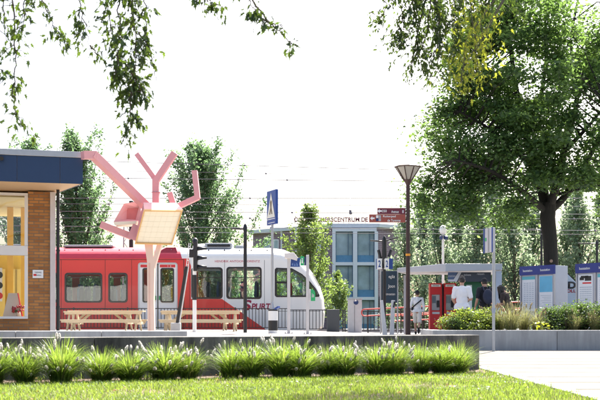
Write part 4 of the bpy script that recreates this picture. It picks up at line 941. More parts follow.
# ------------------------------------------------------------------ office building
bq = brickmat('purple_brick', (.30, .20, .235), (.24, .155, .19), (.36, .31, .33), .44, .15, .02, bump=.3, var=.15)
t = thing('office_building', 'purple brick office building with tall white framed windows and rooftop lettering', 'building', P(330, 320, 82))
t.location.z = 0
A_, B_, C_, D_ = P(253, 0, 86), P(331, 0, 80), P(379, 0, 80), P(397.5, 0, 81.5)
zt = 8.08
plan = [A_, B_, C_, D_, D_+Vector((1.5, 12, 0)), A_+Vector((2.5, 12, 0))]
k = MB(); k.prism([Vector((p.x, p.y, -.2)) for p in plan], Vector((0, 0, zt+.2))); k.build('brick_wall', bq, t)
k = MB(); ex = Vector((0, -.35, 0)); pl2 = [A_+Vector((-.4, -.3, 0)), B_+ex, C_+ex, D_+Vector((.4, -.3, 0)), plan[4]+Vector((.3, 0, 0)), plan[5]+Vector((-.3, 0, 0))]
k.prism([Vector((p.x, p.y, zt)) for p in pl2], Vector((0, 0, .31))); k.build('cornice', mat('cornice_white', (.7, .72, .74), .5), t, bevel=.03)
Yb = 79.55; wfm = mat('office_frame', (.86, .87, .88), .45, var=.04)
def OB(px, py, y=Yb): return P(px, py, y)
def obox(m, x0, x1, y0, y1, f, b_): a, c = OB(x0, y1), OB(x1, y0); m.box(a.x, c.x, f, b_, a.z, c.z)
k = MB(); obox(k, 332.3, 376.6, 227.9, 231.5, 79.45, 79.99)
for x0, x1 in ((332.3, 335.6), (353, 357.2), (374.6, 378)): obox(k, x0, x1, 231.55, 331, 79.45, 79.99)
for y0, y1 in ((262.2, 265.4), (297, 300), ):
    obox(k, 335.65, 352.95, y0, y1, 79.5, 79.99); obox(k, 357.25, 374.55, y0, y1, 79.5, 79.99)
k.build('white_bay', wfm, t)
gd = mat('office_glass', (.40, .50, .54), .06, 0, var=.75, scale=.9, spec=1.0); gb = mat('spandrel_blue', (.12, .30, .46), .3)  # pane base colour raised to paint in reflected sky and trees
for x0, x1 in ((335.65, 352.95), (357.25, 374.55)):
    for y0, y1 in ((231.6, 262.1), (265.5, 296.9), (300.1, 331)):
        m = MB(); fw_ = .6; obox(m, x0, x1, y0, y0+fw_, 79.7, 79.8); obox(m, x0, x0+fw_, y0+fw_+.02, y1, 79.7, 79.8); obox(m, x1-fw_, x1, y0+fw_+.02, y1, 79.7, 79.8); obox(m, x0+12.5, x0+12.9, y0+fw_+.02, y1-7.2, 79.7, 79.8); wo = m.build('window', mat('frame_blue', (.08, .16, .24), .4), t)
        m = MB(); obox(m, x0+.65, x1-.65, y0+.7, y1-7.1, 79.82, 79.86); m.build('pane', gd, wo)
        m = MB(); obox(m, x0+.65, x1-.65, y1-7.0, y1, 79.76, 79.86); m.build('spandrel', gb, wo)
fd = (B_-A_).normalized(); fn = Vector((fd.y, -fd.x, 0))
for px0, px1 in ((264.6, 270.4), (274, 279), (302, 307), (316, 321)):
    for y0, y1 in ((239.5, 251), (264, 280)):
        def on(px, py):
            kx = (px-300)/F; Yq = (A_.x*fn.x+A_.y*fn.y)/(kx*fn.x+fn.y); return Vector((kx*Yq, Yq, CH+(HY-py)*Yq/F))
        m = MB(); m.prism([on(px0, y1), on(px1, y1), on(px1, y0), on(px0, y0)], fn*.06); wo = m.build('window', wfm, t)
        m = MB(); m.prism([on(px0+.7, y1-.7)+fn*.062, on(px1-.7, y1-.7)+fn*.062, on(px1-.7, y0+.9)+fn*.062, on(px0+.7, y0+.9)+fn*.062], fn*.01); m.build('pane', gd, wo)
for px, yy, h in ((281.5, 83.6, 1.4), (296, 82.5, 1.0)):
    m = MB(); q = P(px, 0, yy-.3); m.tube([(q.x, q.y, .0), (q.x, q.y, zt)], .07, 10); m.build('downpipe', wfm, t)
text('ONDERNEMERSCENTRUM DE', 74*.08, P(331, 219.5, 80) , mat('letter_red', (.2, .03, .05), .5), t, 0, 4.2*.08, bold=.02, depth=.12)
m = MB()
for i in range(14): q = P(295+i*5.4, 0, 80.06); m.box(q.x-.02, q.x+.02, q.y, q.y+.04, zt+.315, P(0, 217.5, 80).z)
q = P(294, 222.0, 80.05); q2 = P(368, 221.6, 80.05); m.box(q.x, q2.x, q.y, q.y+.05, q.z, q.z+.04); m.build('letter_frame', galv, t)
m = MB(); obox(m, 379.5, 396, 296.5, 309, 79.9, 80.9); m.build('louvre_box', mat('louvre_dark', (.05, .05, .07), .5), t)

# ------------------------------------------------------------------ overhead line
wirem = mat('wire_dark', (.10, .10, .13), .5)
wires = [(60, 56, 143.0+18.2, 170.0, .016), (60, 56, 170.5, 176.0, .012), (58, 54, 178.0, 181.2, .016), (54, 54, 198.2, 198.2, .014), (54, 52, 204, 205.5, .011), (52, 52, 211.5, 213.2, .014), (48, 48, 218, 218.6, .010), (48, 48, 226.5, 229, .013), (48, 48, 232, 233.5, .011)]
ords = ['topmost', 'second from the top', 'third from the top', 'fourth from the top', 'fifth from the top', 'sixth from the top', 'third lowest', 'second lowest', 'lowest']
for (Ya, Yb_, ya, yb, r), o in zip(wires, ords):
    a, c = P(100, ya, Ya), P(400, yb, Yb_); dv = c-a; a2, c2 = a-dv*2.2, c+dv*2.2
    pts = [a2+(c2-a2)*(i/24) for i in range(25)]
    m = MB(); m.tube(pts, r, 6); wo = m.build('overhead_wire', wirem)
    tag(wo, 'dark overhead railway wire crossing the white sky, %s of nine' % o, 'wire', 'overhead railway wires')
    for i in range(7): q = a2+(c2-a2)*(.2+.1*i+.013*(ords.index(o) % 3)); m = MB(); m.ball(q, .055, 8, 6); m.build('clamp', wirem, wo)
t = thing('catenary_mast', 'grey lattice catenary mast standing behind the pink sculpture', 'mast', (P(127, 0, 58).x, 58, -.2)); c = P(127, 0, 58)
for dx in (-.28, .28):
    m = MB(); m.bar((c.x+dx, 58, -.2), (c.x+dx*.55, 58, P(0, 204, 58).z), .07, .07); m.build('upright', galv, t)
m = MB(); zz = 0
for i in range(12):
    z0, z1 = i*.58, (i+1)*.58; s = .28-.0105*i*1.0
    m.tube([(c.x-s*(1 if i % 2 else -1), 58, z0), (c.x+s*(1 if i % 2 else -1), 58, z1)], .02, 6)
m.build('lattice', galv, t)
m = MB(); m.tube([P(127, 208, 58), P(133, 204, 57), P(140, 204, 56)], .04, 8); m.build('bracket_arm', black, t)
t = thing('catenary_mast', 'dark plain catenary pole just left of the sculpture panel above the train', 'mast', (P(131.2, 0, 51).x, 51, -.3)); c = P(131.2, 0, 51)
m = MB(); m.box(c.x-.09, c.x+.09, 50.9, 51.1, -.3, P(0, 201, 51).z); m.build('upright', black, t)
for y, d in ((203, 6), (217, 5)):
    m = MB(); m.tube([P(131.2, y, 51), P(131.2+d, y-1, 49)], .05, 8); m.build('bracket_arm', black, t)
for px, lb in ((-260, 'left'), (760, 'right')):
    c = P(px, 0, 52); t = thing('catenary_gantry', 'steel catenary mast with cross arms beyond the %s photo edge' % lb, 'mast', (c.x, 52, -.3))
    m = MB(); m.box(c.x-.12, c.x+.12, 51.88, 52.12, -.3, 9.6); m.build('upright', galv, t)
    for z in (5.6, 6.6, 8.6):
        m = MB(); m.box(c.x-.05, c.x+.05, 46, 61, z, z+.1); m.build('cross_arm', galv, t)
# insulators over the office roof
q = P(350.5, 0, 52); t = thing('line_insulator', 'small dark insulator hanger on the overhead wire above the rooftop lettering', 'insulator', (q.x, 52, P(0, 213, 52).z))
m = MB(); m.tube([P(350.5, 198, 54), P(348.6, 203, 53.5), P(351.5, 207, 53), P(350.6, 213.5, 52)], .018, 6); m.build('hanger', wirem, t)
m = MB(); m.ball(P(350.6, 213, 52), .09, 8, 6); m.ball(P(350.3, 211, 52), .07, 8, 6); m.build('insulator', wirem, t, True)
# ------------------------------------------------------------------ people
def cap(mb, a, b, ra, rb, n=12):
    a, b = Vector(a), Vector(b); d = (b-a); L = d.length; d.normalize(); u = d.orthogonal().normalized(); w_ = d.cross(u)
    prof = [(-math.cos(t)*ra, math.sin(t)*ra) for t in (0.05, .4, .8, 1.2, math.pi/2)]+[(L+math.sin(t)*rb, math.cos(t)*rb) for t in (0, .4, .8, 1.2, 1.52)]
    vs = []
    for h, r in prof: vs += [a+d*h+(u*math.cos(2*math.pi*j/n)+w_*math.sin(2*math.pi*j/n))*r for j in range(n)]
    k = len(prof); fs = [(i*n+j, i*n+(j+1) % n, (i+1)*n+(j+1) % n, (i+1)*n+j) for i in range(k-1) for j in range(n)]
    fs += [tuple(range(n-1, -1, -1)), tuple((k-1)*n+j for j in range(n))]
    mb.add(vs, fs)
skin = mat('skin', (.50, .28, .19), .55, var=.06, scale=20)
def hand(mb, wr, d, n, s):
    d = Vector(d).normalized(); n = (Vector(n)-d*Vector(n).dot(d)).normalized(); s = d.cross(n)*s; wr = Vector(wr)
    for o in (-.026, -.009, .009, .026): cap(mb, wr+s*o*.7, wr+d*.085+s*o, .017, .014, 8)
    for o, l in ((-.031, .06), (-.011, .074), (.010, .08), (.031, .07)):
        a = wr+d*.088+s*o; b = a+d*l*.5+n*.008; c = b+(d*.75+n*.65).normalized()*l*.42
        cap(mb, a, b, .0105, .0095, 8); cap(mb, b, c, .0095, .0075, 8)
    a = wr+d*.025+s*.032; b = a+(d*.6+s*.7+n*.25)*.042; c = b+(d*.85+s*.2+n*.35)*.034
    cap(mb, a, b, .0135, .0115, 8); cap(mb, b, c, .0115, .009, 8)
def skeleton(j):
    b = dict(sh=.185, shz=1.42, hipz=.93, hip=.09, lean=0.0, turn=0.0); b.update(j); return b
def body_mesh(j, female=False):
    m = MB(); ln = j['lean']; L = lambda x, y, z: Vector((x, y+ln*(z-.9), z))
    j['L'] = L; sh = j['sh']
    m.ball(L(0, .005, 1.29), (.155 if not female else .135, .1, .2)); m.ball(L(0, .01, 1.08), (.135, .093, .17)); m.ball(L(0, -.005, .95), (.155, .11, .13))
    cap(m, L(-sh+.035, -.005, j['shz']-.01), L(sh-.035, -.005, j['shz']-.01), .062, .062)
    cap(m, L(0, -.012, 1.43), L(0, .012, 1.57), .058, .052)
    hy = j.get('head', (0, .03, 1.635)); H = L(*hy); j['H'] = H; hd = Vector(j.get('look', (0, 1, 0))).normalized(); hr = Vector((hd.y, -hd.x, 0)).normalized()
    m.ball(H, (.074, .09, .113), 18, 12); cap(m, H+hd*.035+Vector((0, 0, -.07)), H+hd*.05+Vector((0, 0, -.085)), .05, .04)
    cap(m, H+hd*.088+Vector((0, 0, .01)), H+hd*.108+Vector((0, 0, -.022)), .010, .014, 8)
    cap(m, H+hd*.085+hr*-.022+Vector((0, 0, -.056)), H+hd*.085+hr*.022+Vector((0, 0, -.056)), .009, .009, 8)
    for s in (-1, 1):
        m.ball(H+hr*.078*s+Vector((0, 0, -.012)), (.014, .022, .033), 10, 8)
        m.ball(H+hd*.078+hr*.032*s+Vector((0, 0, .016)), (.014, .012, .009), 8, 6)
        k = 'L' if s < 0 else 'R'
        S_ = L(sh*s, -.005, j['shz']); E_ = L(*j['el'+k]); W_ = L(*j['wr'+k])
        cap(m, S_, E_, .052, .039); cap(m, E_, E_+(W_-E_)*.35, .039, .041); cap(m, E_+(W_-E_)*.35, W_, .041, .026)
        hand(m, W_+(W_-E_).normalized()*.01, W_-E_, j.get('pn'+k, (-s, .2, 0)), s*(1 if j.get('flip') else -1))
        h = Vector((j['hip']*s, ln*.02, j['hipz'])); kn = Vector(j['kn'+k]); an = Vector(j['an'+k]); to = Vector(j['to'+k])
        cap(m, h, kn, .085, .056); cap(m, kn, kn+(an-kn)*.3, .054, .057); cap(m, kn+(an-kn)*.3, an, .057, .034)
        cap(m, an+(an-to).normalized()*.03-Vector((0, 0, .02)), to, .036, .03)
    return m
def person(label, root, sc_, rz, j, tee, tee_len, sleeve, legm, leg_z, female=False, vox=.0075, shoes=None):
    j = skeleton(j); M = Matrix.Translation(Vector((0, 0, 0)))
    t = thing('person', label, 'person', root); t.rotation_euler = (0, 0, rz); t.scale = (sc_,)*3
    m = body_mesh(j, female); L = j['L']; sh = j['sh']
    me = remesh(m, 'body', skin, vox, smooth=3); link('body', me, t)
    m = MB()                                                        # top
    m.ball(L(0, .005, 1.28), (.172 if not female else .15, .122, .2)); m.ball(L(0, .01, 1.1), (.165, .125, .2)); m.ball(L(0, .0, .95), (.175, .13, .15)); cap(m, L(-.09, -.005, .92), L(.09, -.005, .92), .128, .128); cap(m, L(-.09, -.005, .84), L(.09, -.005, .84), .125, .125)
    cap(m, L(-sh+.03, -.005, j['shz']-.012), L(sh-.03, -.005, j['shz']-.012), .073, .073); cap(m, L(0, -.01, 1.4), L(0, -.005, 1.47), .075, .066)
    for s in (-1, 1):
        k = 'L' if s < 0 else 'R'; S_ = L(sh*s, -.005, j['shz']); E_ = L(*j['el'+k]); W_ = L(*j['wr'+k])
        if sleeve <= 1: cap(m, S_, S_+(E_-S_)*sleeve, .07, .064)
        else: cap(m, S_, E_, .067, .055); cap(m, E_, E_+(W_-E_)*(sleeve-1), .055, .04)
    cuts = [(Vector((0, 0, tee_len)), (0, 0, -1)), (L(0, 0, 1.485), (0, .25, 1))]
    me = remesh(m, 'shirt', tee, .011, smooth=4, cuts=cuts); rumple(me, .006, 14); link('shirt', me, t)
    m = MB(); m.ball(L(0, .0, .95), (.155, .105, .13))                # legwear
    for s in (-1, 1):
        k = 'L' if s < 0 else 'R'; h = Vector((j['hip']*s, 0, j['hipz']-.02)); kn = Vector(j['kn'+k]); an = Vector(j['an'+k])
        if leg_z > .3: cap(m, h, kn+(an-kn)*.0, .1, .088)
        else: cap(m, h, kn, .1, .074); cap(m, kn, an+(kn-an)*.08, .074, .056)
    me = remesh(m, 'legwear', legm, .011, smooth=4, cuts=[(Vector((0, 0, 1.03)), (0, 0, 1))]); rumple(me, .006, 12)
    link('shorts' if leg_z > .3 else 'trousers', me, t)
    for s in (-1, 1):
        k = 'L' if s < 0 else 'R'; an = Vector(j['an'+k]); to = Vector(j['to'+k]); m = MB(); f = (to-an); f.normalize(); dn = Vector((0, 0, -.02))
        cap(m, an+dn-f*.04, an+(to-an)*.6+dn, .046, .046); cap(m, an+(to-an)*.5+dn, to+f*.02, .046, .036)
        me = remesh(m, 'shoe', shoes or black, .01, smooth=3, cuts=[(an+Vector((0, 0, .03)), (0, 0, 1))]); link('shoe', me, t)
    return t, j
def rumple(me, amp, sc):
    from mathutils import noise
    for v in me.vertices:
        v.co += Vector((noise.noise(v.co*sc), noise.noise(v.co*sc+Vector((7, 1, 3))), 0))*amp*1.6
hairm = mat('dark_hair', (.018, .013, .011), .45, var=.3, scale=60, bump=.6, bscale=90, stretch=(1, 1, .15))
def hair(t, j, long=False):
    m = MB(); H = j['H']
    m.ball(H+Vector((0, -.012, .022)), (.084, .098, .108), 18, 12)
    for i in range(40):
        a = random.uniform(0, 6.28); e = random.uniform(.1, 1.4); q = H+Vector((.078*math.cos(a)*math.cos(e), -.012+.09*math.sin(a)*math.cos(e), .03+.1*math.sin(e))); m.ball(q, random.uniform(.014, .022), 7, 5)
    if long:
        for i in range(70):
            a = random.uniform(math.pi*.75, math.pi*2.25); r = random.uniform(.06, .13); q = H+Vector((r*math.cos(a), -.02+r*.9*math.sin(a), 0))
            z = random.uniform(-.38, -.05); cap(m, q+Vector((0, 0, .06)), q+Vector((random.uniform(-.04, .04), -.03, z)), .032, .014, 7)
    me = remesh(m, 'hair', hairm, .008, smooth=2, cuts=[] if long else [(H+Vector((0, .03, -.03)), (0, .75, -.8))]); link('hair', me, t)
def ballcap(t, j, m_):
    H = j['H']; m = MB(); m.ball(H+Vector((0, -.005, .035)), (.086, .102, .098), 18, 12)
    me = remesh(m, 'cap', m_, .008, smooth=2, cuts=[(H+Vector((0, 0, .022)), (0, 0.06, -1))]); c = link('cap', me, t)
    m = MB(); n = 14; vs = []
    for z in (.024, .034):
        for r in (.07, .17): vs += [H+Vector((r*.85*math.sin(R(-58+116*i/n)), r*math.cos(R(-58+116*i/n))+.01, z-(r-.07)*.15)) for i in range(n+1)]
    k = n+1; fs = []
    for lay in (0, 2):
        fs += [(lay*k+i, lay*k+i+1, (lay+1)*k+i+1, (lay+1)*k+i) for i in range(n)]
    fs += [(k+i, k+i+1, 3*k+i+1, 3*k+i) for i in range(n)]
    m.add(vs, fs); lbuild(m, 'brim', m_, c)
tee_w = mat('white_cotton', (.74, .74, .76), .9, var=.04, bump=.25, bscale=25); short_w = mat('cream_cotton', (.68, .65, .6), .9, var=.05, bump=.25, bscale=25)
blk_c = mat('black_cotton', (.014, .015, .02), .9, var=.3, bump=.25, bscale=25)
# walking man, seen from behind
r_ = ground_at(417.3, 37.6); r_.z += .005
t, j = person('person walking away in white top and cream shorts with black sling bag', r_, .95, R(-8), dict(elL=(-.25, -.03, 1.14), wrL=(-.235, .08, .9), elR=(.25, -.06, 1.14), wrR=(.25, .0, .88), knL=(-.085, .17, .53), anL=(-.07, .2, .10), toL=(-.07, .36, .055), knR=(.085, -.02, .5), anR=(.06, -.30, .26), toR=(.06, -.27, .09)), tee_w, .9, 1.75, short_w, .5, shoes=blackrub)
ballcap(t, j, blk_c)
hm = MB(); H = j['H']; hm.ball(H+Vector((0, -.012, .012)), (.081, .096, .1), 16, 10); link('hair', remesh(hm, 'hair', hairm, .008, smooth=2, cuts=[(H+Vector((0, .02, -.055)), (0, .6, -.8)), (H+Vector((0, 0, .04)), (0, 0, 1))]), t)
m = MB(); pts = []
for i in range(36):
    a = 2*math.pi*i/36; x = .195*math.cos(a); y = .138*math.sin(a); z = 1.24+.78*x
    kx = 1-.5*max(0, (z-1.33))/.2; pts.append(Vector((x*(.94 if z < 1.3 else max(.7, kx)), y*1.02, z)))
m.tube(pts+[pts[0]], .024, 8, cap=False); lbuild(m, 'sling_strap', blk_c, t)
m = MB(); m.ball((-.2, -.02, 1.02), (.05, .09, .07), 12, 8); lbuild(m, 'sling_bag', blk_c, t)
# man in white tee by the machines
r_ = ground_at(462, 28)
t, j = person('person with short black hair in white tee standing before the right red machine', r_, 1.035, R(-12), dict(elL=(-.235, -.02, 1.13), wrL=(-.2, .17, 1.02), elR=(.245, -.03, 1.13), wrR=(.17, .2, 1.12), knL=(-.09, .02, .5), anL=(-.1, 0, .09), toL=(-.12, .15, .05), knR=(.09, .02, .5), anR=(.1, .0, .09), toR=(.13, .15, .05)), tee_w, .86, .78, blk_c, .1)
hair(t, j)
ph = MB(); ph.box(.11, .19, .29, .305, 1.1, 1.25); ph.build('x', black, None); p_ = bpy.data.objects[-1] if False else [o for o in bpy.data.objects if o.name == 'x'][0]
p_.name = 'mobile_phone'; p_.rotation_euler = (0, 0, R(-12)); p_.location = r_; tag(p_, 'dark phone held by the standing person in the white tee', 'phone')
# man in black
r_ = ground_at(485, 29)
t, j = person('person in black tee and cap with dark backpack under the shelter edge', r_, 1.03, R(14), dict(elL=(-.25, -.03, 1.13), wrL=(-.25, .1, .92), elR=(.245, -.02, 1.13), wrR=(.19, .2, 1.0), knL=(-.09, .02, .5), anL=(-.1, 0, .09), toL=(-.12, .15, .05), knR=(.09, .02, .5), anR=(.1, .0, .09), toR=(.13, .15, .05), head=(0, .05, 1.62)), blk_c, .87, .75, blk_c, .1)
ballcap(t, j, blk_c)
hm = MB(); H = j['H']; hm.ball(H+Vector((0, -.012, .012)), (.081, .096, .1), 16, 10); link('hair', remesh(hm, 'hair', hairm, .008, smooth=2, cuts=[(H+Vector((0, .02, -.055)), (0, .6, -.8)), (H+Vector((0, 0, .04)), (0, 0, 1))]), t)
bpk = mat('backpack_navy', (.018, .024, .05), .7, var=.3)
m = MB(); m.ball((0, -.19, 1.22), (.15, .09, .22), 14, 10); m.ball((0, -.24, 1.12), (.12, .06, .12), 12, 8)
bp_ = link('backpack', remesh(m, 'backpack', bpk, .014, smooth=4), t)
for s in (-1, 1):
    m = MB(); m.tube([(.09*s, -.14, 1.38), (.1*s, -.07, 1.5), (.115*s, .06, 1.47), (.13*s, .13, 1.34), (.14*s, .1, 1.18), (.15*s, -.08, 1.08)], .02, 8); m.build('x', bpk, None)
    o = [q for q in bpy.data.objects if q.name == 'x'][0]; o.name = 'strap'; o.parent = bp_
# person with long hair behind the planting
r_ = ground_at(510, 31)
t, j = person('person with long dark hair bending forward behind the feathery planter grass', r_, .95, R(55), dict(lean=.34, elL=(-.2, .12, 1.14), wrL=(-.15, .32, 1.08), elR=(.2, .12, 1.14), wrR=(.15, .32, 1.08), knL=(-.09, .04, .5), anL=(-.1, -.04, .09), toL=(-.12, .12, .05), knR=(.09, .04, .5), anR=(.1, -.04, .09), toR=(.12, .12, .05), head=(0, .1, 1.6)), mat('dark_blouse', (.05, .035, .03), .9, var=.3), .87, .8, blk_c, .1, female=True)
hair(t, j, True)

# ------------------------------------------------------------------ vegetation
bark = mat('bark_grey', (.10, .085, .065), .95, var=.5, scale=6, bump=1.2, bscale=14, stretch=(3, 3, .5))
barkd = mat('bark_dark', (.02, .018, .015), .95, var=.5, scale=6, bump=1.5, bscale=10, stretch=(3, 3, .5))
def grow(mb, a, d, L, r0, r1, n=7, wob=.12, up=0.0, g=random):
    p = Vector(a); d = Vector(d).normalized(); pts = [p.copy()]; st = L/n
    for i in range(n):
        d = (d+Vector((g.uniform(-wob, wob), g.uniform(-wob, wob), g.uniform(-wob, wob)+up))).normalized(); p = p+d*st; pts.append(p.copy())
    rr = [r0+(r1-r0)*i/n for i in range(n+1)]; mb.tube(pts, rr, 7, cap=True); return pts
def poplar(seed, H, Wd, nb, per, size, spread, lm, el=62, base=.12, loose=0.0):
    g = random.Random(seed); gn = np.random.default_rng(seed); tm = MB(); C = []
    tr = grow(tm, (0, 0, 0), (0, 0, 1), H*.96, .013*H, .015, 12, .025, 0, g)
    for i in range(nb):
        t = base+(1-base)*(i/nb)**.92; z = t*H*.95; k = min(11, int(z/(H*.96)*12)); p0 = tr[k]+(tr[k+1]-tr[k])*((z/(H*.96)*12)-k)
        a = i*2.4+g.uniform(-.4, .4); e = R(el+g.uniform(-14, 12)+10*t)
        prof = min(1, (t-base)/.14+.55)*(1.12-1.04*t**1.1)*(g.uniform(.7, 1.12)+loose*g.uniform(-.3, .5))
        L = max(.22, Wd/2*prof/math.cos(e)*1.0)
        pts = grow(tm, p0, (math.cos(a)*math.cos(e), math.sin(a)*math.cos(e), math.sin(e)), min(L, max(.3, (H*1.0-z)/.9)), .02+.004*H*(1-t), .006, 6, .1, .05, g)
        n = int(per*(.35+prof)); idx = gn.uniform(.18, 1.02, n)**.8*6
        base_i = np.clip(idx.astype(int), 0, 5); fr = (idx-base_i)[:, None]; A = np.array(pts)
        c = A[base_i]*(1-fr)+A[base_i+1]*fr; sp = spread*(1.1-.55*(idx/6))[:, None]
        C.append(c+gn.normal(size=(n, 3))*sp*np.array([1, 1, 1.25]))
    C = np.concatenate(C); C = C[C[:, 2] > .25]
    return tm.mesh('trunk', bark, smooth=True), leaf_mesh('crown', C, size, lm, .6, .2, gn)
def place_tree(name, label, meshes, loc, rz=0, s=1, group=None, sz=None):
    t = thing(name, label, 'tree', loc, group); t.rotation_euler = (0, 0, rz); t.scale = (s, s, sz or s)
    link('trunk', meshes[0], t); link('crown', meshes[1], t); return t
pl1 = leafmat('poplar_leaf', (.045, .105, .055), (.11, .18, .095), (.25, .42, .17), .5, .05)
pl2 = leafmat('pale_poplar_leaf', (.06, .12, .035), (.13, .19, .06), (.32, .46, .09), .5, .05)
pl3 = leafmat('far_leaf', (.09, .15, .10), (.18, .25, .17), (.44, .58, .33), .54, .06)  # distance haze put into the leaf colour by lightening it
PA = poplar(11, 12.4, 5.2, 76, 270, .18, .23, pl1, 58); PB = poplar(12, 11.6, 7.6, 84, 330, .17, .25, pl1, 50, .06, .25); PC = poplar(13, 7.0, 3.8, 56, 190, .14, .18, pl2, 54, .06, .3)
gt = lambda px, Y, z=-.15: Vector((P(px, 0, Y).x, Y, z))
place_tree('poplar_tree', 'tall upright poplar rising behind the brick pavilion roof', PA, gt(81, 61), .4)
place_tree('poplar_tree', 'tall bushy poplar with ragged top right of the pink sculpture', PB, gt(204, 61), 1.2)
place_tree('poplar_tree', 'smaller bright green poplar between the warning sign and the white framed office bay', PC, gt(311, 56), .3, 1.03)
place_tree('poplar_tree', 'low young poplar in front of the left office windows', PC, gt(271, 63), 2.3, .62)
place_tree('poplar_tree', 'low young poplar leaning against the white office bay', PC, gt(338, 62), 4.1, .55)
place_tree('poplar_tree', 'poplar partly hidden behind the pavilion at the left photo edge', PA, gt(28, 63), 2.5, .98)
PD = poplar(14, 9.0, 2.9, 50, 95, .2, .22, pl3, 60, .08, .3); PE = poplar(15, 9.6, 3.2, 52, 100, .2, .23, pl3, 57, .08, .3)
far = [(404, 58, .86), (423, 63, .95), (441, 60, .90), (458, 64, .98), (476, 60, .95), (496, 63, 1.02), (515, 60, .96), (531, 64, .95), (566, 62, .92), (583, 60, 1.0), (603, 63, .97), (622, 60, 1.0)]
fo_ = ['first', 'second', 'third', 'fourth', 'fifth', 'sixth', 'seventh', 'eighth', 'ninth', 'tenth', 'eleventh', 'twelfth']
for i, (px, Y, s) in enumerate(far):
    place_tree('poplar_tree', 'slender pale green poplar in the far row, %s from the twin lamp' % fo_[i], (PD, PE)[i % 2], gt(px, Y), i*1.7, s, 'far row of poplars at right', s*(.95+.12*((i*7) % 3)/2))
def bush(seed, W_, D_, H_, ncl, per, size, lm, rad=.3):
    gn = np.random.default_rng(seed); g = random.Random(seed); tm = MB(); C = []
    for i in range(ncl):
        a, r = g.uniform(0, 6.28), math.sqrt(g.random()); z = H_*(g.random()**.8)
        k = math.sqrt(max(.1, 1-(z/H_)**2.2)); q = Vector((W_/2*r*k*math.cos(a), D_/2*r*k*math.sin(a), .05+z*.93))
        tm.tube([(q.x*.15, q.y*.15, 0), (q.x*.6, q.y*.6, q.z*.55), q], [.02, .012, .005], 5)
        C.append(np.array(q)+gn.normal(size=(per, 3))*rad*np.array([1, 1, .8]))
    C = np.concatenate(C); C = C[C[:, 2] > 0.01]
    return tm.mesh('stem', bark), leaf_mesh('foliage', C, size, lm, .6, .3, gn)
def place_bush(label, ms, loc, rz=0, s=(1, 1, 1), name='shrub', cat='shrub', group=None):
    t = thing(name, label, cat, loc, group); t.rotation_euler = (0, 0, rz); t.scale = s
    link('stem', ms[0], t); link('foliage', ms[1], t); return t
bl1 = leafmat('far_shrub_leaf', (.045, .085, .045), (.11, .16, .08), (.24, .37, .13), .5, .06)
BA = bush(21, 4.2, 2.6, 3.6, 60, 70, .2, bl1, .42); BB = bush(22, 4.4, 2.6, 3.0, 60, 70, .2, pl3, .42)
bpos = [(395, 74, .8), (414, 66, 1), (437, 68, 1.1), (460, 66, 1.05), (484, 68, 1.15), (507, 66, 1.05), (530, 68, 1.1), (553, 66, 1.0), (577, 68, 1.1), (600, 66, 1.1), (624, 68, 1.1)]
for i, (px, Y, s) in enumerate(bpos):
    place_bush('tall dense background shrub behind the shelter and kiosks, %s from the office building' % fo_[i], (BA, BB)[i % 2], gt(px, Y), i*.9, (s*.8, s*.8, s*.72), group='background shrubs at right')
for i, (px, Y, s, w_) in enumerate([(64, 59, .95, 'left of the tall poplar'), (101, 60, 1.05, 'right of the tall poplar'), (125, 60, 1.0, 'behind the lattice mast'), (168, 61, 1.0, 'left of the bushy poplar'), (238, 62, .95, 'right of the bushy poplar'), (220, 60, .85, 'under the bushy poplar'), (352, 72, .4, 'low before the office bay'), (20, 62, 1, 'behind the pavilion')]):
    place_bush('dark green shrub behind the train roof, %s' % w_, (BB, BA)[i % 2], gt(px, Y, .2), i*1.3, (s*.7, s*.7, s*1.25))
